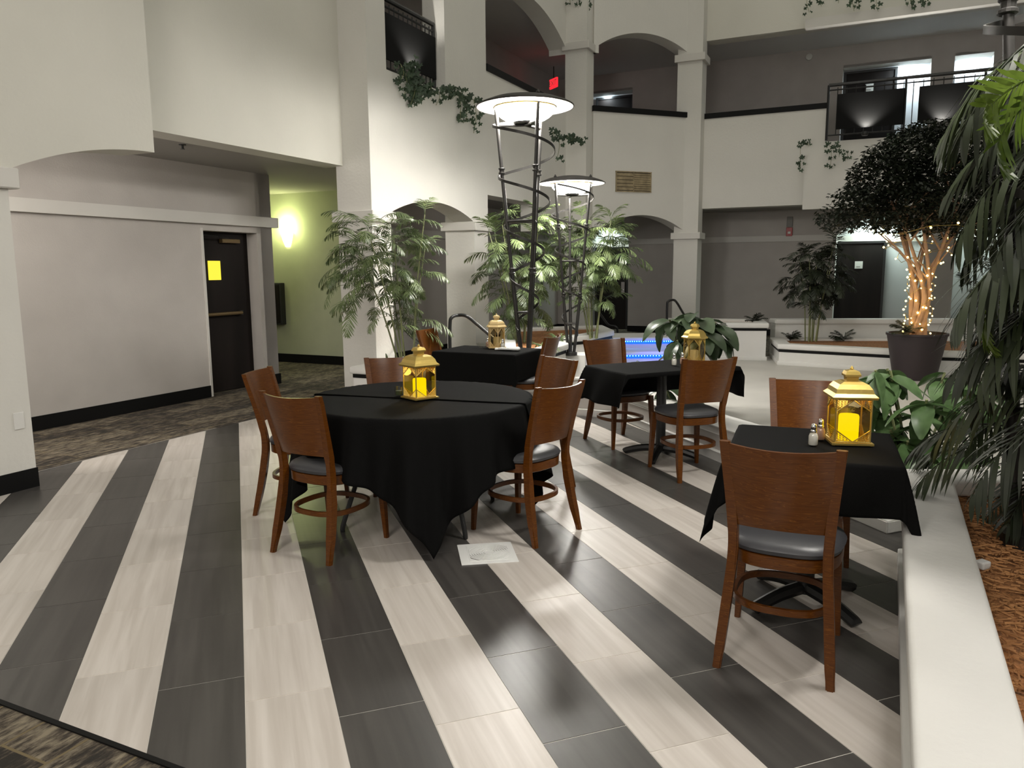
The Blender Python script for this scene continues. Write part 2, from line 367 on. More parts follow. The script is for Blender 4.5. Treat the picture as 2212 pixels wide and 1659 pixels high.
# left piers and big left wall (upper)
column(2.2, 3.42, T0, 5.85, 0, 2.12, [(2.11, 2.25)], .14)
wall('wall_left', P(4.65, T0), P(-1.5, T0), -.394, 2.25, ZT, [(-1.2, 1.20, 2.24, 2.25, .26)], MWL, nseg=44)
wall('wall_left.001', P(7.72, 5.85), P(4.64, 5.85), -.3, 2.77, ZT, m=MWL)
# corridor behind: taupe wall with recessed door
wall('wall_left_corridor', P(8.12, 7.42), P(1.0, 7.42), -.28, 0, 2.82, [(.21, 1.21, 0, 2.03, 0)], MT)
bm = NB(); poly_prism(bm, [P(1.0, 7.36), P(1.0, 7.43), P(8.19, 7.43), P(8.19, 7.36)], 2.11, 2.24); struct('trim_3', bm, MTR)
wall('baseboard_left', P(6.91, 7.42), P(1.0, 7.42), .012, 0, .14, m=MBB)
wall('baseboard_left.001', P(8.13, 7.42), P(7.92, 7.42), .012, 0, .14, m=MBB)
wall('wall_corridor_return', P(8.12, 7.42), P(8.12, 11), .28, 0, 2.82, m=MT)
wall('baseboard_corridor_return', P(8.135, 7.40), P(8.135, 11), .012, 0, .14, m=MBB)
wall('wall_green', P(10.15, 11.5), P(10.15, 7.42), .3, 0, 2.82, m=MGR)
wall('baseboard_green', P(10.13, 11.5), P(10.13, 7.40), .02, 0, .14, m=MBB)
wall('wall_arcade_back', P(18.4, 7.42), P(10.15, 7.42), -.28, 0, 2.82, m=mat('pale_taupe', (.50, .465, .435), .8))
bm = NB(); poly_prism(bm, [P(10.1, 7.36), P(10.1, 7.43), P(18.4, 7.43), P(18.4, 7.36)], 2.11, 2.24); struct('trim_4', bm, MTR)
wall('baseboard_arcade', P(18.4, 7.41), P(10.15, 7.41), .012, 0, .14, m=MBB)
# ceiling slab of the ground floor corridors = floor of the gallery
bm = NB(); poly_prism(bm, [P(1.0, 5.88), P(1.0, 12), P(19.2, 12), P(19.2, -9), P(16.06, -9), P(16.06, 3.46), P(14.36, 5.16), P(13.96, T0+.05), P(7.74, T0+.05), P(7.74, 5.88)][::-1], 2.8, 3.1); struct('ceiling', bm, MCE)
# column A, facade to B and C
column(7.66, 8.05, T0, 5.95, 0, ZT, [(2.11, 2.24)])
wall('wall_arcade', P(13.9, T0), P(8.05, T0), -.34, 2.24, 4.46, [(3.68, 5.85, 2.24, 2.24, .20), (1.35, 3.24, 2.24, 2.66, 0), (.02, 1.30, 2.24, 2.24, .28)], MW)
wall('wall_gallery', P(10.2, T0+.03), P(8.05, T0+.03), -.3, 3.85, 3.92, m=MW)
# cut the parapet where the railing opening is: the arcade wall is split in two heights
bpy.data.objects.remove(bpy.data.objects['wall_arcade'], do_unlink=True)
wall('wall_arcade', P(10.22, T0), P(8.05, T0), -.34, 2.24, 3.90, [(.02, 2.16, 2.24, 2.24, .20)], MW)
wall('wall_arcade.001', P(13.9, T0), P(10.66, T0), -.34, 2.2, 4.46, [(1.30, 3.235, 2.2, 2.66, 0), (.02, 1.22, 2.2, 2.22, .3)], MW)
column(10.22, 10.66, T0, 5.95, 0, 9.5, [(2.11, 2.24)])
wall('wall_gallery_left', P(10.22, T0), P(9.45, T0), -.34, 3.90, ZT, m=MW)
wall('wall_gallery_upper', P(13.9, T0), P(8.05, T0), -.34, 5.45, ZT, [(.001, 3.2, 5.45, 5.55, .42), (4.45, 5.83, 5.45, 6.6, 0)], MW)
column(13.9, 14.28, 5.05, 5.47, 0, ZT, [(2.11, 2.24), (5.50, 5.64)])
CDa, CDb = P(14.2, 5.02), P(15.78, 3.5)
LCD = (CDb-CDa).length
wall('wall_diagonal', CDa, CDb, .34, 2.2, 4.46, [(.10, LCD-.1, 2.2, 2.24, .33)], MW)
wall('wall_diagonal.001', CDa, CDb, .34, 5.50, ZT, [(.10, LCD-.1, 5.50, 5.64, .30)], MW)
column(15.65, 16.05, 3.32, 3.80, 0, ZT, [(2.11, 2.24), (5.50, 5.64)])
wall('wall_back', P(15.98, 3.32), P(15.98, 1.06), .34, 2.72, 4.46, m=MW)
wall('wall_back.001', P(15.98, 1.06), P(15.98, -9), .34, 2.72, 3.86, m=MW)
wall('wall_back.002', P(15.82, 1.40), P(15.82, -9), .18, 2.62, 3.62, m=MW)
wall('wall_back_upper', P(15.98, 3.32), P(15.98, -9), .34, 5.93, ZT, m=MWL)
bm = NB(); poly_prism(bm, [P(15.80, 1.5), P(15.80, -9), P(16.1, -9), P(16.1, 1.5)], 5.88, 6.04); struct('trim_5', bm, MTR)
for nm, a, b, zz in (('trim_6', P(13.9, T0-.02), P(10.66, T0-.02), 4.46), ('trim_7', CDa-Vector((0, .03, 0)), CDb-Vector((0, .03, 0)), 4.46), ('trim_8', P(15.96, 3.32), P(15.96, 1.06), 4.46)):
    d = (b-a).normalized(); n = Vector((-d.y, d.x, 0)); sg = -1 if nm == 'trim_6' else 1
    bm = NB(); poly_prism(bm, [a, b, b+n*.38*sg, a+n*.38*sg], zz, zz+.10); struct(nm, bm, MBB)
# rear corridor wall with lit alcoves
def tS(x, y, s): return (PS(x, y, s)).dot(E2)
t_d1L, t_d1R = tS(1240, 600, 18.4), tS(1357, 600, 18.4)
t_d2L, t_d2R = tS(1802, 600, 18.4), tS(1992, 600, 18.4)
t_d3L, t_d3R = tS(2062, 560, 18.4), tS(2230, 560, 18.4)
RA = 7.7
wall('wall_rear', P(18.4, RA), P(18.4, -9), .22, 0, 2.82, [(RA-t_d1L, RA-t_d1R, 0, 2.22, .33), (RA-t_d2L, RA-t_d2R, 0, 2.22, .36), (RA-t_d3L, RA-t_d3R, 0, 2.22, .3)], MT)
wall('wall_rear_alcove', P(19.1, RA), P(19.1, -9), .15, 0, 2.95, m=mat('alcove_grey', (.46, .47, .47), .7))
for k, (a, b) in enumerate(((RA, t_d1L), (t_d1R, t_d2L), (t_d2R, t_d3L), (t_d3R, -9))):
    bm = NB(); poly_prism(bm, [P(18.345, a), P(18.345, b), P(18.41, b), P(18.41, a)], 2.11, 2.24); struct('trim_%d' % (9+k), bm, MTR)
    wall('baseboard_rear' + ('.%03d' % k if k else ''), P(18.39, a), P(18.39, b), -.012, 0, .14, m=MBB)
for k, (a, b) in enumerate(((t_d1L, t_d1R), (t_d2L, t_d2R), (t_d3L, t_d3R))):
    for j, tt in enumerate((a, b)):
        bm = NB(); e = .06 if j == 0 else -.06; poly_prism(bm, [P(18.6, tt), P(19.1, tt), P(19.1, tt+e), P(18.6, tt+e)], 0, 2.7); struct('wall_alcove' + ('.%03d' % (2*k+j) if 2*k+j else ''), bm, MW)
    bm = NB(); poly_prism(bm, [P(18.5, a), P(18.5, b), P(19.1, b), P(19.1, a)], 2.62, 2.7); struct('ceiling_alcove' + ('.%03d' % k if k else ''), bm, MW)
    bm = NB(); poly_prism(bm, [P(19.03, a), P(19.03, b), P(19.1, b), P(19.1, a)], 2.08, 2.22); struct('trim_%d' % (14+k), bm, MTR)
    area('alcove_lamp_%d' % k, P(18.75, (a+b)/2, 2.58), P(18.9, (a+b)/2, 0), .35, (14, 30, 22)[k], (.82, 1.0, .92))
# gallery level: floor edge, back walls, ceiling
bm = NB(); poly_prism(bm, [P(8.0, 5.5), P(8.0, 12), P(19.5, 12), P(19.5, -9), P(16.0, -9), P(16.0, 3.4), P(14.3, 5.1), P(14, 5.5)][::-1], 3.1, 3.72); struct('floor_gallery', bm, MCARP)
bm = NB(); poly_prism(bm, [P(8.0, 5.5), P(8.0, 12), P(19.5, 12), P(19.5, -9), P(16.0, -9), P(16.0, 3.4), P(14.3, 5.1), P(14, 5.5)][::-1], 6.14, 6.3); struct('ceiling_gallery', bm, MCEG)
MTG = mat('gallery_taupe', (.50, .465, .44), .9, var=.05)
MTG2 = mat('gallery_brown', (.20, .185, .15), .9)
wall('wall_gallery_back', P(18.4, 7.42), P(10.3, 7.42), -.2, 3.72, 6.14, m=MTG)
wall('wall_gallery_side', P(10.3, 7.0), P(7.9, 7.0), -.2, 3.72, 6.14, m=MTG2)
tA = tS(1822, 140, 18.4); tB = tS(2012, 140, 18.4); tC = tS(2062, 140, 18.4); tD = tS(2146, 140, 18.4); tE = tS(1240, 220, 18.4); tF = tS(1366, 220, 18.4)
ztd = PS(1826, 146, 18.4).z; zte = PS(1340, 196, 18.4).z
wall('wall_gallery_rear', P(18.4, RA), P(18.4, -9), .2, 3.72, 6.14, [(RA-tE, RA-tF, 3.72, zte, 0), (RA-tA, RA-tB, 3.72, ztd, 0), (RA-tC, RA-tD, 3.72, ztd, 0)], MTG)
wall('wall_gallery_alcove', P(18.75, RA), P(18.75, -9), .1, 3.72, 6.13, m=mat('alcove_white', (.62, .64, .66), .7))
for k, (a, b, z, pw) in enumerate(((tA, tB, ztd, 40), (tC, tD, ztd, 20), (tE, tF, zte, 9))):
    for j, tt in enumerate((a, b)):
        bm = NB(); e = .06 if j == 0 else -.06; poly_prism(bm, [P(18.5, tt), P(18.75, tt), P(18.75, tt+e), P(18.5, tt+e)], 3.72, 6.1); struct('wall_gallery_jamb' + ('.%03d' % (2*k+j) if 2*k+j else ''), bm, MW)
    bm = NB(); poly_prism(bm, [P(18.40, a), P(18.40, b), P(18.75, b), P(18.75, a)], z-.005, z+.05); struct('trim_%d' % (17+k), bm, MTR)
    area('gallery_alcove_lamp_%d' % k, P(18.56, a+(b-a)*(.74 if k == 0 else .5), z-.03), P(18.76, a+(b-a)*(.74 if k == 0 else .5), z-1), .15, pw*.7, (.78, .93, 1.0))
# ceiling soffit crack between the left gallery and corridor: sprinkler heads
def sprinkler(loc, label):
    t = thing('sprinkler_head', label, 'sprinkler', loc)
    bm = NB(); lathe(bm, [(.035, 0), (.035, -.008), (.012, -.012), (.012, -.04)], 12); obj('escutcheon', bm, MBLK, t)
    bm = NB(); lathe(bm, [(.022, -.048), (.022, -.044)], 10); tube(bm, [(.01, 0, -.04), (.012, 0, -.046)], .003, 4); obj('deflector', bm, MBLK, t)
sprinkler(G(394, 312, 2.8), 'small dark sprinkler head under the soffit at the left corridor')
sprinkler(P(12.3, 6.2, 2.8), 'small sprinkler head under the arcade ceiling left of the tall torchiere')
sprinkler(P(17.0, 3.9, 6.14), 'small sprinkler under the gallery ceiling behind the lit arch')

# ---------------------------------------------------------------- doors
def door(name, s, ta, tb, z0, z1, handle_side=-1, closer=False, plate=True):
    bm = NB(); poly_prism(bm, [P(s, ta), P(s, tb), P(s+.05, tb), P(s+.05, ta)], z0, z1); d = struct(name, bm, MDOOR)
    for nm, a, b in (('door_frame', ta+.05, ta), ('door_frame', tb, tb-.05)):
        bm = NB(); poly_prism(bm, [P(s-.02, a), P(s-.02, b), P(s+.06, b), P(s+.06, a)], z0, z1+.05); obj(nm, bm, MBLK, d)
    bm = NB(); poly_prism(bm, [P(s-.02, ta), P(s-.02, tb), P(s+.06, tb), P(s+.06, ta)], z1, z1+.05); obj('door_frame', bm, MBLK, d)
    tm = (ta+tb)/2
    if plate:
        bm = NB(); poly_prism(bm, [P(s-.012, tm+.09), P(s-.012, tm-.07), P(s, tm-.07), P(s, tm+.09)], z0+1.50, z0+1.66); obj('number_plate', bm, MCARD, d)
        bm = NB(); poly_prism(bm, [P(s-.014, tm+.06), P(s-.014, tm-.02), P(s-.011, tm-.02), P(s-.011, tm+.06)], z0+1.53, z0+1.545); obj('plate_line', bm, MGRY, d)
    if handle_side:
        th = ta-.08 if handle_side < 0 else tb+.08
        bm = NB(); poly_prism(bm, [P(s-.03, th+.045), P(s-.03, th-.045), P(s, th-.045), P(s, th+.045)], z0+.92, z0+1.20); h = obj('door_handle', bm, MCH, d)
        bm = NB(); a = P(s-.07, th, z0+1.0); b = P(s-.07, th-.12*(1 if handle_side < 0 else -1), z0+1.0); tube(bm, [P(s-.02, th, z0+1.0), a, b], .011, 8); obj('lever', bm, MCH, h)
    return d
door('door_1', 19.02, tS(1290, 600, 19.02), tS(1353, 600, 19.02), 0, 2.03, 1)
door('door_2', 18.95, tS(1805, 600, 18.95), tS(1905, 600, 18.95), 0, 2.05, -1)
door('door_3', 18.69, tS(1827, 200, 18.69), tS(1931, 200, 18.69), 3.72, ztd-.08, -1)
door('door_4', 18.69, tS(1292, 220, 18.69), tS(1364, 220, 18.69), 3.72, zte-.10, 0, plate=False)
# recessed fire door in the left corridor
bm = NB(); poly_prism(bm, [P(6.93, 7.60), P(6.93, 7.65), P(7.90, 7.65), P(7.90, 7.60)], 0.01, 2.03); d5 = struct('door_5', bm, MDOOR)
bm = NB(); box(bm, (0, 0, 0), (.20, .01, .24), bev=.004); g5 = obj('vision_pane', bm, MYEL, d5); g5.location = P(7.25, 7.594, 1.55); g5.rotation_euler = (0, 0, math.pi/2-A0)
bm = NB(); tube(bm, [P(7.0, 7.54, 1.0), P(7.62, 7.54, 1.0)], .022, 8); obj('push_bar', bm, MBRS, d5)
for s_ in (7.0, 7.62):
    bm = NB(); box(bm, P(s_, 7.57, 1.0), (.05, .06, .06), math.pi/2-A0); obj('bar_bracket', bm, MBLK, d5)
bm = NB(); box(bm, P(7.5, 7.56, 1.92), (.30, .06, .05), math.pi/2-A0, .005); cl = obj('door_closer', bm, MBRS, d5)
bm = NB(); tube(bm, [P(7.45, 7.53, 1.95), P(7.2, 7.47, 1.97), P(7.0, 7.56, 1.99)], .008, 6); obj('closer_arm', bm, MBLK, cl)
bm = NB(); poly_prism(bm, [P(6.9, 7.405), P(6.9, 7.70), P(6.93, 7.70), P(6.93, 7.405)], 0, 2.06); struct('trim_20', bm, MTR)

# ---------------------------------------------------------------- planters
def planter(name, pts, h, label, capw=.22, stripe=True, mulch=True, base=True, mz=None, body_m=None, capt=.085, over=.035, open_=False):
    pts = [Vector((p[0], p[1], 0)) for p in pts]
    if area2(pts) < 0: pts = pts[::-1]
    n = len(pts)
    def off(e):
        out = []
        for i in range(n):
            p0, p1, p2 = pts[i-1], pts[i], pts[(i+1) % n]
            d1 = (p1-p0).normalized(); d2 = (p2-p1).normalized(); n1 = Vector((d1.y, -d1.x, 0)); n2 = Vector((d2.y, -d2.x, 0))
            b = (n1+n2); b /= max(.2, (1+n1.dot(n2))); out.append(p1+b*e)
        return out
    t = thing(name, label, 'planter', (0, 0, 0))
    def ringm(e0, e1, z0, z1, nm, m_, bev=0):
        a, b = off(e0), off(e1); bm = NB()
        A = [[bm.verts.new((p.x, p.y, z)) for p in q] for q, z in ((a, z0), (a, z1), (b, z1), (b, z0))]
        for i in range(n):
            j = (i+1) % n
            for k in range(4): bm.faces.new((A[k][i], A[k][j], A[(k+1) % 4][j], A[(k+1) % 4][i]))
        if bev: bmesh.ops.bevel(bm, geom=bm.edges[:], offset=bev, segments=3, profile=.5, affect='EDGES')
        return obj(nm, bm, m_, t, smooth=bool(bev))
    ringm(0, -.12, 0, h-capt, 'planter_wall', body_m or MPW)
    if stripe: ringm(.006, -.01, h-capt-.045, h-capt+.002, 'black_band', MBB)
    ringm(over, -capw+over, h-capt, h, 'cap', MPW, .018)
    if base: ringm(.022, -.01, 0, .07, 'base_trim', MPW, .006)
    if mulch:
        bm = NB(); zz = mz if mz is not None else h-.07; q = off(-.13); poly_prism(bm, q, zz-.08, zz); obj('mulch_bed', bm, MMUL, t)
    return t
# near right planter
e = Vector((2.04, 3.85, 0)); pn = e - sP*4.2
planter('planter', [e, pn, pn+Vector((2.6, 0, 0)), Vector((5.2, 2.3, 0)), Vector((4.2, 3.75, 0))], .50, 'long white planter with a wide rounded cap along the right side of the tiled floor', capw=.235, mz=.40, stripe=False)
# low kerb between the tiles and the basin
kn = Vector((.942, .335, 0))
kerb = [P(7.55, 3.3), K0b, Vector((2.30, 4.345, 0)), Vector((2.30, 4.345, 0))+kn*.25, K0b+kn*.22+Vector((.05, .2, 0)), P(7.83, 3.3)]
kerb = [P(7.55, 3.6), P(7.55, 2.36), Vector((2.22, 4.36, 0)), Vector((2.62, 4.50, 0)), P(7.86, 2.22), P(7.86, 3.6)]
tk = thing('kerb', 'low white stepped kerb with dark band separating the striped tiles from the dry basin', 'kerb')
def ringless(pts, z0, z1, nm, m_, bev=0):
    bm = NB(); poly_prism(bm, pts, z0, z1)
    if bev: bmesh.ops.bevel(bm, geom=bm.edges[:], offset=bev, segments=2, affect='EDGES')
    return obj(nm, bm, m_, tk, smooth=bool(bev))
ringless(kerb, 0, .20, 'kerb_body', MT)
kb2 = [P(7.50, 3.6), P(7.50, 2.34), Vector((2.17, 4.28, 0)), Vector((2.4, 4.38, 0)), P(7.62, 2.36), P(7.62, 3.6)]
ringless(kb2, 0, .075, 'base_trim', MPW, .006)
ringless([p+Vector((0, 0, 0)) for p in kerb], .20, .265, 'kerb_cap', MPW, .01)
# planter beside the left column
planter('planter', [P(7.12, 5.40), P(7.12, 4.50), P(8.9, 4.3), P(8.9, 5.40)], .45, 'white planter with black band at the foot of the left column, tall palm inside', mz=.39)
# centre planter with the palms and the tall torchiere
g = lambda x, y: G(x, y, .60)
p1 = [(-.13, 8.22), (.42, 8.35), g(1185, 752), g(1222, 741), g(1224, 727), g(1270, 723), g(1322, 713), (1.5, 12.9), (-.13, 12.4)]
planter('planter', p1, .60, 'white zigzag planter with black band under the tall torchiere and two bamboo palms', mz=.55)
q = G(1236, 764, .43)
bm = NB(); box(bm, (q.x+.02, q.y+.05, .215), (.34, .36, .43), -.15, .012); tag(obj('pedestal_block', bm, MPW), 'low white masonry block carrying the smaller torchiere', 'pedestal')
# low mulch step in front of the centre planter
q0, q1 = G(1190, 826, .12), G(1275, 820, .12)
planter('planter', [(q0.x-.2, q0.y), (q1.x+.05, q1.y+.2), (q1.x+.25, q1.y+1.0), (q0.x+.1, q0.y+1.2)], .14, 'very low mulch bed edged in white in front of the smaller torchiere', capw=.1, stripe=False, base=False, mz=.12, capt=.05, over=.01)
# rear block and long rear planter
planter('planter', [(2.75, 12.95), (4.22, 12.70), (4.45, 13.7), (2.9, 14.2)], .63, 'tall white rear planter block with black band left of the long rear planter', mz=.58)
planter('planter', [(4.25, 12.15), (5.9, 10.95), (9.5, 9.6), (10.5, 12.6), (4.50, 13.25)], .34, 'long low white rear planter with black band behind the potted fig tree', mz=.30)
bm = NB(); poly_prism(bm, [(4.62, 13.45), (10.6, 12.9), (10.6, 13.15), (4.62, 13.7)], 0, .56); tw = struct('wall_basin', bm, MPW)
bm = NB(); poly_prism(bm, [(4.60, 13.40), (10.6, 12.85), (10.6, 13.2), (4.60, 13.75)], .56, .64); bmesh.ops.bevel(bm, geom=bm.edges[:], offset=.015, segments=2, affect='EDGES'); obj('cap', bm, MPW, tw)
# waterfall steps with blue LEDs
wf = thing('waterfall_steps', 'white stepped cascade with two rows of blue LED strips beside the broad leaved plant', 'water feature')
for k, (Y, z, xa, xb) in enumerate(((12.3, .44, 1.62, 2.72), (11.75, .27, 1.62, 2.95), (11.2, .10, 1.55, 3.2))):
    bm = NB(); box(bm, ((xa+xb)/2, Y+.45, z/2), (xb-xa, .9, z), 0, .012); obj('cascade_step', bm, MPW, wf)
    if k < 2:
        bm = NB(); box(bm, ((xa+xb)/2, Y-.012, z-.075), (xb-xa-.06, .02, .05)); obj('led_strip', bm, MLED, wf)
        bm = NB()
        for i in range(28): box(bm, (xa+.06+(xb-xa-.12)*i/27, Y-.026, z-.06), (.012, .008, .012))
        obj('led_chip', bm, emis('led_chip_%d' % k, (.1, .75, 1), 9), wf, kind='stuff')
area('led_spill', (2.2, 11.6, .42), (2.2, 12.3, .2), .4, 1.2, (.1, .12, 1.0))

# ---------------------------------------------------------------- lamps
def lamp(loc, H, label, rz=0, bowl=None):
    t = thing('torchiere_lamp', label, 'lamp', loc, rz, 'spiral iron torchieres')
    k = H/2.8; Rr = .192*H
    rt, rb = .61*Rr, .10*Rr
    def rad(f): return rb + (rt-rb)*(f**0.9)      # f 0 base .. 1 top
    bm = NB(); lathe(bm, [(rb+.05*k, 0), (rb+.05*k, .05*k), (rb+.035*k, .055*k)], 24); obj('base', bm, MLMP, t)
    for i in range(3):
        a = 2*math.pi*i/3+.3
        bm = NB(); pts = [(rad(f)*math.cos(a), rad(f)*math.sin(a), .05*k+f*(H-.02)) for f in [j/12 for j in range(13)]]
        tube(bm, pts, [(.021 if f > .3 else .026)*k for f in [j/12 for j in range(13)]], 10); leg = obj('leg', bm, MLMP, t, smooth=True)
        for f in (.345, .745):
            bm = NB(); c = Vector((rad(f)*math.cos(a), rad(f)*math.sin(a), .05*k+f*(H-.02)))
            lathe(bm, [(.03*k, -.035*k), (.037*k, -.03*k), (.037*k, -.018*k), (.028*k, -.012*k), (.028*k, .012*k), (.037*k, .018*k), (.037*k, .03*k), (.03*k, .035*k)], 14, c); obj('collar', bm, MLMP, leg)
        bm = NB(); lathe(bm, [(.018*k, 0), (.03*k, .012*k), (.01*k, .03*k), (.026*k, .05*k), (.004*k, .085*k)], 12, (rt*math.cos(a), rt*math.sin(a), H+.045*k)); obj('finial', bm, MLMP, leg)
        for f, nm in ((.545, 'rung'), (.175, 'rung')):
            a2 = a+2*math.pi/3; z = .05*k+f*(H-.02); r = rad(f)
            bm = NB(); tube(bm, [(r*math.cos(a), r*math.sin(a), z), (r*math.cos(a2), r*math.sin(a2), z)], .014*k, 8); obj(nm, bm, MLMP, t)
        z = .05*k+.915*H; r = rad(.905)
        bm = NB(); tube(bm, [(r*math.cos(a), r*math.sin(a), z), (0, 0, z)], .017*k, 8); obj('bowl_arm', bm, MLMP, t)
    bm = NB(); pts = []
    N = 220
    for j in range(N+1):
        f = .10+.88*j/N; a = -2*math.pi*4.4*j/N+1.0; r = rad(f)*1.13+.012*k
        pts.append((r*math.cos(a), r*math.sin(a), .05*k+f*(H-.02)))
    tube(bm, pts, .01, flat=(.008*k, .030*k)); obj('spiral_band', bm, MLMP, t, smooth=True)
    bm = NB(); lathe(bm, [(.001, 0), (.11*Rr*2, 0), (.16*Rr*1.6, .02*k), (.001, .021*k)], 24, (0, 0, .05*k+.918*H), caps=False); obj('bowl_dish', bm, MLMP, t)
    # bowl: half ellipsoid, glowing glass
    br, bh, zt = .62*Rr, .062*H, H-.002*k
    bm = NB(); lathe(bm, [(br*math.cos(x), -bh*math.sin(x)) for x in [math.pi/2*j/10 for j in range(11)]][::-1], 32, (0, 0, zt), caps=True); bo = obj('glass_bowl', bm, bowl or MBOWL, t, smooth=True)
    bm = NB(); lathe(bm, [(br*1.03, -.012*k), (br*1.03, .006*k), (br*.99, .006*k)], 32, (0, 0, zt), caps=False); obj('bowl_rim', bm, MGLD, t)
    # reflector dish
    prof = [(.02, .105*Rr*2.1), (.35*Rr, .19*Rr), (.7*Rr, .125*Rr), (.93*Rr, .04*Rr), (Rr, 0)]
    bm = NB(); lathe(bm, [(a, b) for a, b in prof], 48, (0, 0, H+.0*k), caps=True); obj('reflector', bm, MDISC, t, smooth=True)
    bm = NB(); lathe(bm, [(a+.004, b+.012*k) for a, b in prof], 48, (0, 0, H+.0*k), caps=True); obj('reflector_top', bm, MLMP, t, smooth=True)
    bm = NB(); tube(bm, [(Rr*math.cos(x), Rr*math.sin(x), H+.006*k) for x in [2*math.pi*j/48 for j in range(48)]], .008*k, 6, closed=True); obj('reflector_rim', bm, MLMP, t, smooth=True)
    return t
la1 = D(1134, 232, 8.5); lamp((la1.x, la1.y, .55), la1.z-.55, 'tall iron torchiere with spiral band, lit bowl and disc, standing behind the back table', 2.74)
la2 = D(1235, 397, 9.9); lamp((la2.x, la2.y, .43), la2.z-.43, 'smaller lit spiral torchiere on the white block right of the tall one', -.79)
lamp((2.12, 3.02, .40), 2.86, 'torchiere cut off by the upper right corner, standing among the near palm fronds', 1.75, emis('lit_bowl_near', (1, .965, .90), 95))

# sconce
q = PS(622, 512, 10.15); t = thing('wall_sconce', 'glowing half cone wall sconce on the green corridor wall', 'sconce', (q.x, q.y, q.z), math.pi/2-A0-math.pi/2)
bm = NB()
prof = [(.045, -.16), (.07, -.10), (.095, -.02), (.12, .07)]
lathe(bm, prof, 20, (0, -.0, 0), caps=False); obj('shade', bm, MSCO, t, smooth=True)
bm = NB(); box(bm, (0, .06, -.03), (.10, .10, .14), 0, .005); obj('back_plate', bm, MIVO, t)
q2 = q - E1*.16; point('sconce_bulb', (q2.x, q2.y, q.z+.17), 17, (.92, 1.0, .45), .06)
point('corridor_left_bulb', P(9.2, 9.8, 2.3), 10, (.95, 1.0, .5), .15)
q = PS(611, 656, 10.15)
t = thing('wall_cabinet', 'flat black panel box mounted on the green corridor wall below the sconce', 'cabinet', q, -A0)
bm = NB(); box(bm, (-.12, -.06, 0), (.36, .12, .70), 0, .01); obj('case', bm, MBLK, t)
bm = NB(); box(bm, (-.12, -.123, 0), (.31, .01, .64), 0, .004); obj('door_panel', bm, MDOOR, t)
# exit sign, strobe, return grille
q = PT(1196, 180, 6.9); t = thing('exit_sign', 'glowing red exit sign on the gallery ceiling behind the tall lamp', 'sign', PS(1196, 180, 16.2), math.pi/2-A0+.9)
bm = NB(); box(bm, (0, 0, 0), (.32, .04, .20), 0, .005); obj('case', bm, MEXIT, t)
for sd in (-1, 1):
    cu = bpy.data.curves.new('letters', 'FONT'); cu.body = 'EXIT'; cu.size = .16; cu.align_x = 'CENTER'; cu.align_y = 'CENTER'; cu.extrude = .001
    o0 = bpy.data.objects.new('letters', cu); me_ = bpy.data.meshes.new_from_object(o0); o = bpy.data.objects.new('letters', me_); COL.objects.link(o); o.parent = t; o.location = (0, sd*.0215, 0); o.rotation_euler = (math.pi/2, 0, 0 if sd < 0 else math.pi); me_.materials.append(MPAP) if not me_.materials else None
bm = NB(); tube(bm, [(0, 0, .10), (0, 0, .35)], .01, 6); obj('stem', bm, MBLK, t)
point('exit_glow_lamp', PS(1200, 172, 15.9), .02, (1, .03, .05), .05)
q = PS(1706, 489, 18.4); t = thing('fire_alarm', 'red and grey fire alarm horn strobe high on the rear corridor wall', 'alarm', q, -A0)
bm = NB(); box(bm, (0, -.03, .10), (.12, .06, .22), 0, .008); obj('horn', bm, MGRY, t)
bm = NB(); box(bm, (0, -.035, -.12), (.13, .07, .19), 0, .008); obj('strobe', bm, MRED, t)
bm = NB(); box(bm, (0, -.075, -.14), (.06, .012, .05), 0, .004); obj('lens', bm, MCARD, t)
CDd = (CDb-CDa).normalized(); 
def onCD(x, y):
    n = Vector((CDd.y, -CDd.x, 0)); d = ray(x, y); return CP + d*((CDa-CP).dot(n)/d.dot(n))
q = onCD(1368, 393); t = thing('wall_vent', 'tan slatted air grille high on the diagonal facade right of the smaller lamp', 'vent', q, math.atan2(CDd.y, CDd.x))
MTAN = mat('tan_slat', (.30, .24, .14), .6, var=.3, vscale=9); MDK = mat('vent_dark', (.05, .04, .03), .8)
wv, hv = .76, .37
bm = NB(); box(bm, (0, -.004, 0), (wv, .006, hv)); obj('backing', bm, MDK, t)
for a, b, c_, d_ in ((0, hv/2, wv+.03, .02), (0, -hv/2, wv+.03, .02), (-wv/2, 0, .02, hv), (wv/2, 0, .02, hv), (0, 0, .016, hv)):
    bm = NB(); box(bm, (a, -.014, b), (c_, .02, d_)); obj('frame', bm, MTAN, t)
for side in (-1, 1):
    nb = 5 if side < 0 else 8
    for i in range(nb):
        z = -hv/2+.02+(hv-.04)*(i+.5)/nb
        bm = NB(); box(bm, (0, 0, 0), (wv/2-.02, .018, (hv-.04)/nb*.84), M=Matrix.Translation((side*wv/4, -.013, z)) @ Matrix.Rotation(.12, 4, 'X')); obj('slat', bm, MTAN, t)
q = PT(250, 512, 7.42); bm = NB(); lathe(bm, [(.018, 0), (.014, .012), (.004, .014)], 12); o = obj('wall_hook', bm, MGRY); o.location = q; o.rotation_euler = (R_(90), 0, math.pi/2-A0+math.pi); tag(o, 'tiny round stud on the blank left corridor wall', 'hook')
q = PT(66, 860, T0) if False else P(3.40, T0-.004, .52)
for (nm, loc, lab) in (('wall_outlet', P(3.33, T0-.004, .50), 'pale outlet plate low on the left pier'), ):
    bm = NB(); box(bm, (0, 0, 0), (.075, .008, .12), 0, .003); o = obj(nm, bm, MPW); o.location = loc; o.rotation_euler = (0, 0, math.pi/2-A0); tag(o, lab, 'outlet')
    bm = NB(); box(bm, (0, -.006 if False else .005, .025), (.03, .004, .03)); obj('socket', bm, MCARD, o)
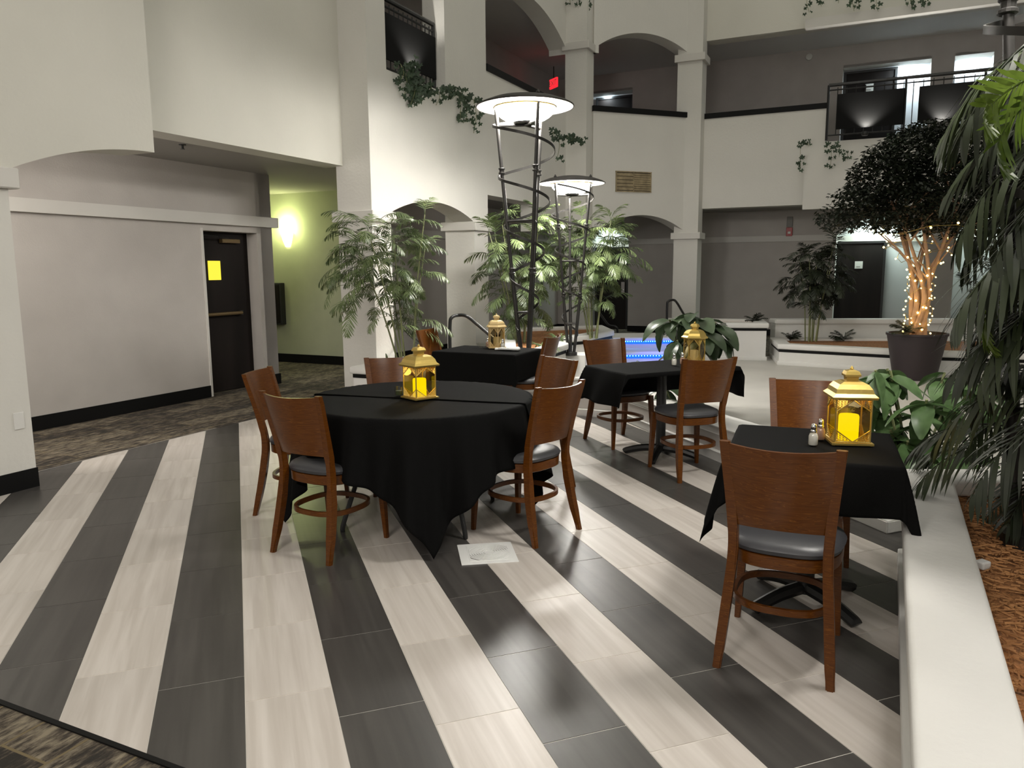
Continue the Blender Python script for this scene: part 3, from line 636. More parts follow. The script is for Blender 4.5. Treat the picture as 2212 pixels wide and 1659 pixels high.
q = PS(737, 497, 10.15); bm = NB(); box(bm, (0, -.01, 0), (.10, .02, .16), 0, .004); o = obj('wall_plate', bm, MCARD); o.location = q; o.rotation_euler = (0, 0, -A0); tag(o, 'small cream plate on the green wall beside the left column', 'plate')

# ---------------------------------------------------------------- gallery railings
def railing(a, b, z0, z1, label, nb, panels, n):
    t = thing('balcony_railing', label, 'railing')
    a, b = Vector(a), Vector(b); d = (b-a); Lr = d.length; d.normalize()
    bm = NB(); tube(bm, [a+Vector((0, 0, z1)), b+Vector((0, 0, z1))], .03, 8); obj('top_rail', bm, MBLK, t)
    for z in (z0+.07, z1-.09):
        bm = NB(); tube(bm, [a+Vector((0, 0, z)), b+Vector((0, 0, z))], .014, 6); obj('rail', bm, MBLK, t)
    for i in range(nb+1):
        p = a+d*(Lr*i/nb); bm = NB(); tube(bm, [p+Vector((0, 0, z0+.07)), p+Vector((0, 0, z1-.05))], .008, 5); obj('baluster', bm, MBLK, t)
    for f in [0]+[x[1]+.004 for x in panels]+[1]:
        p = a+d*(Lr*min(f, 1)); bm = NB(); tube(bm, [p+Vector((0, 0, z0-.02)), p+Vector((0, 0, z1))], .024, 6); obj('post', bm, MBLK, t)
    for f0, f1 in panels:
        p0, p1 = a+d*(Lr*f0)+n*.03, a+d*(Lr*f1)+n*.03
        bm = NB(); prism(bm, p0, p1, n*.02, z0+.16, z1-.18, z0+.16, z1-.18); obj('panel', bm, MPNL, t)
    return t
railing(P(9.43, 5.62), P(8.08, 5.62), 3.92, 4.80, 'black railing with a solid panel in the opening beside the left column', 13, [(.02, .98)], -E2)
nR = -E1
ra, rb2 = P(15.86, 1.04), P(15.86, -3.6)
railing(ra, rb2, 3.88, 4.84, 'black railing with wide solid panels on the right hand gallery balcony', 30, [(.035, .27), (.32, .53), (.60, .80)], nR)
def uplight(loc, label, pw, tgt):
    t = thing('up_light', label, 'light fixture', loc)
    bm = NB(); lathe(bm, [(.05, 0), (.06, .03), (.055, .07)], 14, caps=True); obj('housing', bm, MBLK, t)
    bm = NB(); lathe(bm, [(.04, .071), (.001, .074)], 14); obj('lens', bm, emis('uplight_lens', (1, .96, .85), 14), t)
    l = bpy.data.lights.new('up_light_beam', 'SPOT'); l.energy = pw; l.spot_size = R_(110); l.spot_blend = .8; l.color = (1, .96, .88); l.shadow_soft_size = .03
    o = bpy.data.objects.new('up_light_beam', l); COL.objects.link(o); o.location = Vector(loc)+Vector((0, 0, .09)); o.rotation_euler = (Vector(tgt)-o.location).to_track_quat('-Z', 'Y').to_euler()
q = PS(1868, 293, 15.72); uplight((q.x, q.y, 3.88), 'small up light glowing below the left balcony panel', 70, P(15.86, .3, 5.2))
q = PS(2030, 280, 15.72); uplight((q.x, q.y, 3.88), 'small up light below the right balcony panel above the fig tree', 70, P(15.86, -1.0, 5.2))
q = PT(902, 158, 5.50); uplight((q.x, q.y, 3.92), 'small up light behind the ivy at the left railing', 50, P(8.8, 5.62, 5.2))

# hand rails on the steps
def handrail(pts, label, r=.021, feet=()):
    t = thing('hand_rail', label, 'handrail')
    bm = NB(); tube(bm, spline(pts, 7), r, 10); obj('rail', bm, MBLK, t, smooth=True)
    for p in feet:
        bm = NB(); tube(bm, [p, (p[0], p[1], 0)], r, 8); obj('post', bm, MBLK, t)
p_ = [D(972, 760, 9.0), D(972, 700, 9.0), D(976, 686, 9.0), D(990, 681, 9.05), D(1008, 683, 9.0), D(1030, 700, 9.0), D(1058, 724, 8.95), D(1074, 739, 8.9)]
handrail(p_, 'black bent handrail in front of the middle column', feet=[tuple(p_[0]), tuple(p_[-1])])
p_ = [D(846, 690, 10.2), D(870, 708, 9.9), D(900, 737, 9.3), D(930, 768, 8.9), D(945, 782, 8.8)]
handrail(p_, 'black sloping handrail behind the left bamboo palm', feet=[tuple(p_[0]), tuple(p_[-1])])
p_ = [D(1441, 742, 13.7), D(1441, 664, 13.7), D(1444, 651, 13.7), D(1455, 648, 13.75), D(1463, 655, 13.9), D(1478, 680, 14.1), D(1500, 710, 14.3)]
handrail(p_, 'black hooked handrail before the right column', feet=[tuple(p_[0]), tuple(p_[-1])])
p_ = [D(1290, 668, 14.6), D(1305, 690, 14.3), D(1316, 703, 14.1), D(1330, 706, 14.0), D(1334, 716, 14), D(1334, 745, 14.0)]
handrail(p_, 'black handrail before the dark door behind the palms', feet=[tuple(p_[0]), tuple(p_[-1])])

# ---------------------------------------------------------------- chairs
def make_chair():
    t = thing('dining_chair', 'x', 'chair', group='bentwood dining chairs')
    def post(sx):
        # rear leg + back post in one sweep
        pts = spline([(sx*.205, -.265, 0), (sx*.188, -.215, .22), (sx*.172, -.185, .44), (sx*.176, -.205, .60), (sx*.200, -.285, .905)], 5)
        bm = NB(); n = len(pts); rings = []
        for i, p in enumerate(pts):
            f = i/(n-1); wx = .016 if f < .1 else .0185; wy = .014+.008*math.sin(math.pi*min(1, f*1.15))
            rings.append([bm.verts.new(p+Vector((x*wx, y*wy, 0))) for x, y in ((-1, -1), (1, -1), (1, 1), (-1, 1))])
        for a, b in zip(rings, rings[1:]):
            for k in range(4): bm.faces.new((a[k], a[(k+1) % 4], b[(k+1) % 4], b[k]))
        bm.faces.new(rings[0][::-1]); bm.faces.new(rings[-1])
        bmesh.ops.bevel(bm, geom=[e for e in bm.edges if abs((e.verts[0].co-e.verts[1].co).z) > .01], offset=.005, segments=2, affect='EDGES')
        return obj('leg', bm, MWOOD, t, smooth=True)
    post(-1); post(1)
    for sx in (-1, 1):
        bm = NB(); rings = []
        for z, w_, x_, y_ in ((0, .0125, .205, .215), (.2, .0155, .196, .207), (.44, .02, .185, .195)):
            rings.append([bm.verts.new((sx*x_+a*w_, y_+b*w_, z)) for a, b in ((-1, -1), (1, -1), (1, 1), (-1, 1))])
        for a, b in zip(rings, rings[1:]):
            for k in range(4): bm.faces.new((a[k], a[(k+1) % 4], b[(k+1) % 4], b[k]))
        bm.faces.new(rings[0][::-1]); bm.faces.new(rings[-1])
        bmesh.ops.bevel(bm, geom=[e for e in bm.edges if abs((e.verts[0].co-e.verts[1].co).z) > .01], offset=.004, segments=2, affect='EDGES')
        obj('leg', bm, MWOOD, t, smooth=True)
    def outline(e, n=44):
        out = []
        for i in range(n):
            a = 2*math.pi*i/n; c, s = math.cos(a), math.sin(a); p = 2.9
            x = math.copysign(abs(c)**(2/p), c); y = math.copysign(abs(s)**(2/p), s)
            wx = (.217+.016*y)+e; out.append((x*wx, y*(.208+e)+.014))
        return out
    def loops(bm, ls):
        rs = [[bm.verts.new((x, y, z)) for x, y in outline(e)] for e, z in ls]; n = len(rs[0])
        for a, b in zip(rs, rs[1:]):
            for k in range(n): bm.faces.new((a[k], a[(k+1) % n], b[(k+1) % n], b[k]))
        bm.faces.new(rs[0][::-1]); bm.faces.new(rs[-1])
    bm = NB(); loops(bm, [(-.012, .395), (-.004, .40), (-.002, .448), (-.014, .45)]); obj('seat_frame', bm, MWOOD, t, smooth=True)
    bm = NB(); loops(bm, [(-.02, .448), (0, .456), (.006, .472), (-.004, .488), (-.03, .498), (-.08, .505), (-.14, .508), (-.19, .509)]); obj('seat', bm, MCUSH, t, smooth=True)
    # curved plywood back
    bm = NB(); nx, nz = 16, 8; g1, g2 = [], []
    for j in range(nz+1):
        f = j/nz; z = .565+f*.335; hw = .163+.034*f; yb = -.198-.086*f
        r1, r2 = [], []
        for i in range(nx+1):
            u = -1+2*i/nx; zz = z + (.012*(1-u*u) if j == 0 else 0) - .008*(1-u*u)*(j == nz)
            y = yb-.056*(1-u*u)
            r1.append(bm.verts.new((u*hw, y+.007, zz))); r2.append(bm.verts.new((u*hw, y-.007, zz)))
        g1.append(r1); g2.append(r2)
    for g_, fl in ((g1, 0), (g2, 1)):
        for j in range(nz):
            for i in range(nx):
                q = (g_[j][i], g_[j][i+1], g_[j+1][i+1], g_[j+1][i]); bm.faces.new(q if fl else q[::-1])
    for j in range(nz):
        for i in (0, nx): bm.faces.new((g1[j][i], g1[j+1][i], g2[j+1][i], g2[j][i]))
    for i in range(nx):
        for j in (0, nz): bm.faces.new((g1[j][i], g1[j][i+1], g2[j][i+1], g2[j][i]))
    obj('backrest', bm, MWOOD, t, smooth=True)
    # bentwood hoop
    bm = NB(); pts = []
    for i in range(48):
        a = 2*math.pi*i/48; c, s = math.cos(a), math.sin(a); p = 2.6
        pts.append((math.copysign(abs(c)**(2/p), c)*.183, math.copysign(abs(s)**(2/p), s)*.19, .235))
    tube(bm, pts, .01, closed=True, flat=(.016, .026)); obj('stretcher', bm, MWOOD, t, smooth=True)
    return t
CH = [((-1.36, 4.90), (1, -.08), 'walnut dining chair at the far left of the round table, seen edge on'),
      ((-1.02, 4.20), (.49, .87), 'walnut dining chair drawn up to the near left of the round table'),
      ((.06, 4.43), (-.75, .66), 'walnut dining chair at the near right of the round table with its seat showing'),
      ((.10, 5.35), (-.84, -.54), 'dark sided dining chair at the far right of the round table'),
      ((-.80, 5.36), (.25, -.97), 'dining chair behind the round table left of the gold lantern, light streak on back'),
      ((1.09, 2.95), (.43, .90), 'large nearest dining chair before the small table with two shakers'),
      ((1.60, 4.06), (-.33, -.94), 'dining chair facing the camera beyond the small near table, wavy grain'),
      ((.96, 6.72), (.42, -.91), 'dining chair at the far left of the rectangular table, glare on its back'),
      ((1.33, 5.70), (-.28, .96), 'dining chair tucked in at the near side of the rectangular table'),
      ((-.66, 8.22), (.93, -.37), 'dining chair at the left end of the back table by the handrail'),
      ((.13, 7.46), (-.93, .37), 'dining chair at the right end of the back table before the tall lamp')]
proto = make_chair()
for i, (c, f, lab) in enumerate(CH):
    o = proto if i == 0 else copy_tree(proto)
    o.location = (c[0], c[1], 0); o.rotation_euler = (0, 0, math.atan2(-f[0], f[1])); o['label'] = lab

# ---------------------------------------------------------------- tables and cloths
def drape(name, label, loc, rz, shape, dom, z, drot=0.0, n=110, flare=.12, rip=.35, kf=9, seed=0, group=None, parent_m=MCLOTH, lift=0.0):
    """cloth: dom=(x0,x1,y0,y1) flat cloth rectangle (rotated by drot) laid over shape ('rect',hx,hy) or ('disc',r)"""
    rr = random.Random(seed); ph = [rr.uniform(0, 6.28) for _ in range(4)]
    bm = NB(); x0, x1, y0, y1 = dom; nx = n; ny = max(20, int(n*(y1-y0)/(x1-x0))); grid = []
    for j in range(ny+1):
        row = []
        for i in range(nx+1):
            u0 = x0+(x1-x0)*i/nx; v0 = y0+(y1-y0)*j/ny
            u = u0*math.cos(drot)-v0*math.sin(drot); v = u0*math.sin(drot)+v0*math.cos(drot)
            if shape[0] == 'rect':
                qx, qy = max(-shape[1], min(shape[1], u)), max(-shape[2], min(shape[2], v))
            else:
                r = math.hypot(u, v); k = min(1, shape[1]/max(r, 1e-6)); qx, qy = u*k, v*k
            ox, oy = u-qx, v-qy; l = math.hypot(ox, oy)
            if l < 1e-6: row.append(bm.verts.new((u, v, z+lift+.0012*math.sin(9*u+ph[0])*math.sin(7*v+ph[1])))); continue
            hx, hy = ox/l, oy/l; ang = math.atan2(v, u); per = ang*kf
            if shape[0] == 'rect':
                a2 = math.atan2(oy, ox); per = 8*(qx-qy)+a2*4.5
            w_ = .5*math.sin(per+ph[2])+.3*math.sin(per*2.3+ph[3])
            h_ = flare*l*(1+rip*2*w_) + .010 + lift + .02*(1-math.exp(-l*12))
            zz = z+lift-max(0, l-.006)*(.985)
            if l < .012: zz = z+lift-.3*l
            row.append(bm.verts.new((qx+hx*h_, qy+hy*h_, max(.012, zz))))
        grid.append(row)
    for j in range(ny):
        for i in range(nx): bm.faces.new((grid[j][i], grid[j][i+1], grid[j+1][i+1], grid[j+1][i]))
    o = obj(name, bm, parent_m, smooth=False); o.data.polygons.foreach_set('use_smooth', [True]*len(o.data.polygons))
    o.location = (loc[0], loc[1], 0); o.rotation_euler = (0, 0, rz)
    md = o.modifiers.new('thick', 'SOLIDIFY'); md.thickness = .0025; md.offset = 1
    return tag(o, label, 'tablecloth', group)
TZ = .752
# round table
RC = Vector((-.575, 4.69, 0)); RR = .685
t = thing('round_table', 'round banquet table hidden under overlapping black cloths', 'table', RC)
bm = NB(); lathe(bm, [(RR-.02, .72), (RR, .725), (RR, .748), (RR-.01, .75)], 48); obj('tabletop', bm, MBLK, t)
for k in range(4):
    a = .6+k*math.pi/2; bm = NB(); c, s = math.cos(a), math.sin(a)
    tube(bm, spline([(c*.38, s*.38, .72), (c*.40, s*.40, .4), (c*.52, s*.52, .06), (c*.53, s*.53, 0)], 5), .014, 8); obj('leg', bm, MBLK, t)
bm = NB(); tube(bm, [(.40*math.cos(x), .40*math.sin(x), .36) for x in [2*math.pi*j/24 for j in range(24)]], .009, 6, closed=True); obj('brace', bm, MBLK, t)
drape('tablecloth', 'large black square tablecloth over the round table with its corner reaching the floor', RC, 0, ('disc', RR), (-1.02, 1.02, -1.02, 1.02), TZ, drot=R_(56), flare=.10, rip=.8, kf=13, seed=3)
drape('tablecloth', 'second black cloth layered across the far right half of the round table top', RC, 0, ('disc', RR), (-.9, .80, -.06, .80), TZ+.004, drot=R_(-17), flare=.16, rip=.3, kf=5, seed=5, lift=.003)
def pedestal_table(c, rz, hx, hy, label):
    t = thing('pedestal_table', label, 'table', (c[0], c[1], 0), rz)
    bm = NB(); box(bm, (0, 0, .735), (hx*2-.01, hy*2-.01, .03), 0, .006); obj('tabletop', bm, MBLK, t)
    bm = NB(); tube(bm, [(0, 0, .05), (0, 0, .72)], .04, 18); obj('column', bm, MBLK, t, smooth=True)
    for k in range(4):
        a = k*math.pi/2+math.pi/4 if hx == hy else k*math.pi/2+.75; L_ = .30
        bm = NB(); tube(bm, spline([(0, 0, .075), (math.cos(a)*L_*.5, math.sin(a)*L_*.5, .062), (math.cos(a)*L_*.92, math.sin(a)*L_*.92, .03), (math.cos(a)*L_, math.sin(a)*L_, .016)], 4), [.026+.006*(1-j/12) for j in range(13)], 8); obj('foot', bm, MBLK, t, smooth=True)
    bm = NB(); box(bm, (0, 0, .715), (.3, .3, .02)); obj('mounting_plate', bm, MBLK, t)
    return t
r4 = math.atan2(-.36, .93)
pedestal_table((1.35, 3.38), r4, .33, .33, 'small square pedestal table nearest the white planter wall')
drape('tablecloth', 'black cloth with hanging pointed corners on the small near table', (1.35, 3.38), r4, ('rect', .33, .33), (-.66, .64, -.54, .60), TZ, flare=.17, rip=.35, seed=11)
r3 = math.atan2(.41, .91)
pedestal_table((1.22, 6.19), r3, .52, .31, 'rectangular pedestal table with a gold lantern before the broad leaved plant')
drape('tablecloth', 'black cloth slipped to the left on the rectangular table, right corner flaring out', (1.22, 6.19), r3, ('rect', .52, .31), (-.78, .78, -.345, .60), TZ, flare=.22, rip=.4, seed=21)
r2 = math.atan2(-.43, .9)
pedestal_table((-.24, 7.55), r2, .43, .31, 'rectangular pedestal table at the back behind the round table')
drape('tablecloth', 'black cloth hanging straight and boxy on the back table by the handrail', (-.24, 7.55), r2, ('rect', .43, .31), (-.69, .69, -.60, .58), TZ, flare=.04, rip=.25, seed=31)

# ---------------------------------------------------------------- lanterns
def lantern(loc, rz, sc, label, lit=True, m=MGLD, sides=4, group='table lanterns'):
    t = thing('lantern', label, 'lantern', loc, rz, group); t.scale = (sc, sc, sc)
    h = .076; H = .195; c4 = []
    off_ = math.pi/sides
    rr = h/math.cos(off_)
    def ngon(r, z): return [(r*math.cos(off_+2*math.pi*i/sides), r*math.sin(off_+2*math.pi*i/sides), z) for i in range(sides)]
    def stack(ls, nm, mm=m):
        bm = NB(); rs = [[bm.verts.new(v) for v in ngon(r, z)] for r, z in ls]
        for a, b in zip(rs, rs[1:]):
            for k in range(sides): bm.faces.new((a[k], a[(k+1) % sides], b[(k+1) % sides], b[k]))
        bm.faces.new(rs[0][::-1]); bm.faces.new(rs[-1]); return obj(nm, bm, mm, t)
    k = 1/math.cos(off_)
    stack([(.088*k, 0.003), (.088*k, .012), (.078*k, .014)], 'base')
    stack([(.092*k, H+.012), (.094*k, H+.022), (.086*k, H+.030), (.080*k, H+.036), (.074*k, H+.055), (.060*k, H+.074), (.040*k, H+.084), (.028*k, H+.086)], 'roof', m)
    stack([(.024*k, H+.086), (.026*k, H+.104), (.033*k, H+.106), (.033*k, H+.114), (.026*k, H+.128), (.010*k, H+.134)], 'cupola', m)
    bm = NB(); lathe(bm, [(.004, 0), (.009, .006), (.004, .014), (.001, .018)], 10, (0, 0, H+.133)); obj('finial', bm, m, t)
    vs = ngon(rr, 0)
    for i in range(sides):
        p = Vector(vs[i])*.96; q = Vector(vs[(i+1) % sides])*.96
        bm = NB(); tube(bm, [p+Vector((0, 0, .012)), p+Vector((0, 0, H+.014))], .0042, 6); obj('corner_post', bm, m, t)
        bm = NB(); lathe(bm, [(.005, 0), (.006, .004)], 8, (p.x*1.07, p.y*1.07, 0)); obj('foot', bm, m, t)
        u = (q-p); Lp = u.length; u.normalize(); n = Vector((u.y, -u.x, 0)); 
        if n.dot(p+q) < 0: n = -n
        def W(a, z, e=0.0): return p+u*a+n*e+Vector((0, 0, z))
        bm = NB(); prism(bm, W(.003, 0), W(Lp-.003, 0), n*-.0012, .014, H+.012, .014, H+.012); obj('glass_pane', bm, MBGL, t)
        zs = [.016, H+.010]
        # pointed arch bars, lower V and upper gable, with pierced filigree in the corners
        lo, hi = .016, H+.010; mid = Lp/2; vh = .052
        for (z0, sgn) in ((lo, 1), (hi, -1)):
            bm = NB()
            tube(bm, [W(.002, z0+sgn*vh, .002), W(mid, z0, .002)], .0026, 5); tube(bm, [W(Lp-.002, z0+sgn*vh, .002), W(mid, z0, .002)] if sgn > 0 else [W(Lp-.002, z0+sgn*vh, .002), W(mid, z0, .002)], .0026, 5)
            tube(bm, [W(.0, z0, .002), W(Lp, z0, .002)], .003, 5); obj('arch_bar', bm, m, t)
            bm = NB(); g_ = 5
            for sx in (0, 1):
                for a_ in range(g_):
                    for b_ in range(g_-a_):
                        x = (a_+.5)/g_*mid*.95; z_ = (b_+.35)/g_*vh*.92
                        if (x/mid + z_/vh) > .95: continue
                        X = x if not sx else Lp-x
                        ring = [W(X+.0042*math.cos(th), z0+sgn*(z_+.0042*math.sin(th)+.002), .0015) for th in [2*math.pi*j/6 for j in range(6)]]
                        tube(bm, ring, .0013, 4, closed=True)
            obj('filigree', bm, m, t, kind='stuff')
    r = .043 if lit else .034; ch = .112 if lit else .095
    bm = NB(); lathe(bm, [(r, .0), (r, ch*.93), (r*.93, ch), (r*.7, ch*.965), (.004, ch*.95)], 24, (0, 0, .0145)); obj('candle', bm, MCAND if lit else MCANDW, t, smooth=True)
    if lit:
        l = bpy.data.lights.new('candle_light', 'POINT'); l.energy = .55; l.color = (1, .68, .15); l.shadow_soft_size = .03
        o = bpy.data.objects.new('candle_light', l); COL.objects.link(o); o.location = Vector(loc)+Vector((0, 0, .16*sc))
    return t
zt = TZ+.006
q = G(907, 861, zt); lantern((q.x, q.y, zt+.004), R_(40), .96, 'gold four sided lantern with a lit yellow candle, on the round table')
q = G(1837, 958, zt); q.y += .03; lantern((q.x, q.y, zt), R_(-9), 1.0, 'gold lantern with a bright lit candle on the small near table by the shakers')
q = G(1502, 786, zt); lantern((q.x, q.y+.05, zt), R_(14), 1.0, 'gold six sided lantern with an unlit ivory candle on the rectangular table', lit=False, sides=6)
q = G(1073, 752, zt); lantern((q.x, q.y+.03, zt), R_(10), 1.0, 'ivory and gold six sided lantern with unlit candle on the back table', lit=False, m=MIVO, sides=6)

# ---------------------------------------------------------------- small things on tables
def shaker(loc, label, fill):
    t = thing('shaker', label, 'shaker', loc, 0, 'glass table shakers')
    bm = NB(); lathe(bm, [(.019, 0), (.0225, .004), (.0225, .045), (.017, .058), (.0125, .062)], 16); obj('glass_body', bm, MGLS, t, smooth=True)
    bm = NB(); lathe(bm, [(.017, .003), (.0195, .006), (.0195, .042), (.015, .054)], 16); obj('salt_fill', bm, fill, t, smooth=True)
    bm = NB(); lathe(bm, [(.0135, .060), (.0145, .066), (.011, .072), (.0125, .080), (.0115, .090), (.007, .097), (.001, .099)], 16); obj('chrome_top', bm, MCH, t, smooth=True)
MPEP = mat('pink_salt', (.55, .33, .25), .8)
for (x, y, lab, f) in ((1756, 962, 'glass salt shaker with chrome top, left of the lit lantern on the near table', MSALT), (1772, 950, 'second chrome topped shaker just behind the salt on the near table', MPEP),
                       (1456, 789, 'salt shaker left of the unlit gold lantern on the rectangular table', MSALT), (1474, 787, 'shaker with pinkish filling beside the unlit gold lantern', MPEP),
                       (1054, 750, 'shaker left of the ivory lantern on the back table', MPEP), (1086, 753, 'white filled shaker right of the ivory lantern on the back table', MSALT)):
    q = G(x, y, zt); shaker((q.x, q.y, zt), lab, f)
q = G(866, 857, zt); t = thing('glass_tumbler', 'small clear square glass left of the lit lantern on the round table', 'glass', (q.x-.01, q.y, zt+.004))
bm = NB(); lathe(bm, [(.026, 0), (.029, .004), (.031, .06), (.0295, .06), (.027, .008), (.001, .007)], 20, caps=False); obj('glass_wall', bm, MGLS, t, smooth=True)
bm = NB(); lathe(bm, [(.020, .009), (.023, .035), (.001, .036)], 12); obj('candle_stub', bm, mat('green_wax', (.08, .10, .04), .6), t)
q = G(1097, 757, zt); t = thing('folded_napkin', 'white folded napkin bundle on the back table before the ivory lantern', 'napkin', (q.x, q.y, zt), -.3)
for k, (x, y, a, L_) in enumerate(((-.05, .02, .25, .17), (.02, -.02, -.15, .22), (.05, .01, .5, .13))):
    bm = NB(); box(bm, (x, y, .012+.006*k), (L_, .055, .018), a, .007); obj('napkin_fold', bm, MPAP, t, smooth=True)
q = G(1048, 752, zt); t = thing('glass_bowl', 'low clear bowl with greenery left of the ivory lantern', 'bowl', (q.x-.03, q.y+.03, zt))
bm = NB(); lathe(bm, [(.03, 0), (.05, .02), (.06, .05)], 16, caps=False); obj('bowl_glass', bm, MGLS, t, smooth=True)
# floor register
q = [G(990, 1180), G(995, 1221), G(1118, 1213), G(1105, 1173)]; c = sum(q, Vector())/4
t = thing('floor_vent', 'white square floor register with concentric curved slots in front of the round table', 'vent', (c.x, c.y, 0), math.atan2((q[2]-q[1]).y, (q[2]-q[1]).x))
bm = NB(); box(bm, (0, 0, .003), (.305, .30, .006), 0, .002); obj('vent_frame', bm, MPAP, t)
bm = NB(); box(bm, (.01, 0, .0065), (.232, .232, .003), 0, .001); obj('face_plate', bm, MPAP, t)
for k in range(1, 9):
    r = .012+.0135*k
    for (a0, a1, mm_, nm, hw) in ((0, 2*math.pi, MPAP, 'louver_ring', .0085), (.25, 1.25, MDK, 'vent_slot', .0042), (.25+math.pi, 1.25+math.pi, MDK, 'vent_slot', .0042)):
        rr_ = r+(.0065 if nm == 'vent_slot' else 0); n_ = 40; bm = NB(); prev = None
        for a in range(n_+1):
            th = a0+(a1-a0)*a/n_; q_ = []
            for rad_ in (rr_-hw/2, rr_+hw/2): q_.append((max(-.108, min(.108, rad_*math.cos(th)))+.01, max(-.108, min(.108, rad_*math.sin(th)))))
            zz = .0105 if nm == 'louver_ring' else .0086
            cur = [bm.verts.new((q_[0][0], q_[0][1], .008)), bm.verts.new((q_[0][0], q_[0][1], zz)), bm.verts.new((q_[1][0], q_[1][1], zz)), bm.verts.new((q_[1][0], q_[1][1], .008))]
            if prev:
                for j in range(3): bm.faces.new((prev[j], prev[j+1], cur[j+1], cur[j]))
            prev = cur
        obj(nm, bm, mm_, t)

# ---------------------------------------------------------------- plants
def strip_leaf(bm, base, d, up, length, width, droop, seg=4, tipf=.12, fold=0.0):
    """tapered drooping blade"""
    side = d.cross(up).normalized(); p = Vector(base); dd = d.normalized(); L_ = length/seg; prev = None
    for k in range(seg+1):
        f = k/seg; wv_ = width*(math.sin(math.pi*min(1, f*.8+.16))**.8)*(1 if k < seg else tipf)
        a, b = bm.verts.new(p-side*wv_/2), bm.verts.new(p+side*wv_/2)
        if prev: bm.faces.new((prev[0], prev[1], b, a))
        prev = (a, b)
        dd = (dd + Vector((0, 0, -droop/seg))).normalized(); p = p+dd*L_
def frond_mesh(name, L_, n, ll, lw, droop, mat_, seed, ldroop=.5, stem=.006, start=.22, spread=1.0):
    r = random.Random(seed); bm = NB(); pts = []; p = Vector((0, 0, 0)); a = .75; N = 16
    for i in range(N+1):
        pts.append(p.copy()); a -= droop/N; p = p+Vector((math.cos(a), 0, math.sin(a)))*(L_/N)
    tube(bm, pts, [stem*(1-.75*i/N) for i in range(N+1)], 4)
    for k in range(n):
        f = start+(1-start)*k/(n-1); x = f*N; i = min(N-1, int(x)); q = pts[i].lerp(pts[i+1], x-i); tg = (pts[i+1]-pts[i]).normalized()
        env = math.sin(math.pi*min(1, (f-start)/(1-start)*.72+.22))**.7
        for sd in (-1, 1):
            sp = (1.05-.55*f)*spread; d = (tg*math.cos(sp)+Vector((0, sd, 0))*math.sin(sp)+Vector((r.uniform(-.12, .12), 0, r.uniform(-.2, .28)))).normalized()
            strip_leaf(bm, q, d, Vector((0, 0, 1)), ll*env*r.uniform(.88, 1.1), lw*r.uniform(.85, 1.1), ldroop*r.uniform(.7, 1.3))
    me = bpy.data.meshes.new(name); bm.to_mesh(me); bm.free(); me.materials.append(mat_); me.polygons.foreach_set('use_smooth', [True]*len(me.polygons)); return me
FB = [frond_mesh('bamboo_frond', .52, 15, .20, .017, 1.3, MLB, s, .8, .004) for s in (1, 2, 3)]
FBs = [frond_mesh('bamboo_frond_small', .34, 11, .16, .016, 1.2, MLB, s, .7, .0035) for s in (4, 5)]
FD = [frond_mesh('dark_frond', .46, 14, .18, .020, 1.3, MLX, s, .7, .004) for s in (11, 12)]
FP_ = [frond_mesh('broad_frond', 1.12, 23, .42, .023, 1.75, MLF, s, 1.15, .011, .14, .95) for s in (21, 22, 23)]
FPY = frond_mesh('bright_frond', .8, 22, .34, .036, 1.9, MLY, 31, .5, .010, .08, .8)
def put(me, name, parent, loc, az, tilt=0.0, sc=1.0, rollv=0.0):
    o = bpy.data.objects.new(name, me); COL.objects.link(o); o.parent = parent
    o.matrix_local = Matrix.Translation(Vector(loc)) @ Matrix.Rotation(az, 4, 'Z') @ Matrix.Rotation(tilt, 4, 'Y') @ Matrix.Rotation(rollv, 4, 'X') @ Matrix.Diagonal((sc, sc, sc, 1)); return o
def bamboo(loc, stems, label, seed, meshes=FB, small=FBs, h0=.7, h1=2.4, nf=8, rad=.26, sc=1.0, lean=(0, 0), group='bamboo palms', env=None):
    r = random.Random(seed); t = thing('bamboo_palm', label, 'plant', loc, 0, group)
    for k in range(stems):
        a = 2*math.pi*k/stems+r.uniform(-.4, .4); d = Vector((math.cos(a), math.sin(a), 0)); H = h1*r.uniform(.72, 1.0) if k else h1
        b = d*r.uniform(.03, .10); top = b + d*rad*r.uniform(.5, 1.2)+Vector((lean[0], lean[1], 0))*r.uniform(.6, 1.2)+Vector((0, 0, H))
        mid = b.lerp(top, .5)-d*.03; pts = spline([b, mid, top], 6)
        bm = NB(); tube(bm, pts, [.014*(1-.55*i/12)*sc for i in range(13)], 7); st = obj('stem', bm, MSTEM, t, smooth=True)
        for j in range(nf):
            f = (h0+(H-h0)*(j+r.random()*.7)/nf)/H; f = min(1, f); q = pts[int(f*12)]
            az = r.uniform(0, 2*math.pi); me = meshes[r.randrange(len(meshes))] if r.random() < .72 else small[r.randrange(len(small))]
            put(me, 'frond', t, q, az, r.uniform(-.25, .40)+(.0 if f < .95 else -.4), sc*r.uniform(.8, 1.12), r.uniform(-.3, .3))
        for j in range(2): put(small[0], 'frond', t, pts[-1], r.uniform(0, 6.28), r.uniform(-.9, -.5), sc)
    if env:
        (cx_, cy_, cz_), (rx_, ry_, rz_), ne = env
        for j in range(ne):
            v = Vector((r.gauss(0, 1), r.gauss(0, 1), r.gauss(0, 1))).normalized()*(r.random()**.4); q = Vector((cx_+v.x*rx_, cy_+v.y*ry_, cz_+v.z*rz_))
            put(meshes[r.randrange(len(meshes))] if r.random() < .5 else small[r.randrange(len(small))], 'frond', t, q, math.atan2(v.y, v.x)+r.uniform(-.9, .9), r.uniform(-.1, .7)-.5*v.z, sc*r.uniform(.7, 1.0), r.uniform(-.3, .3))
    return t
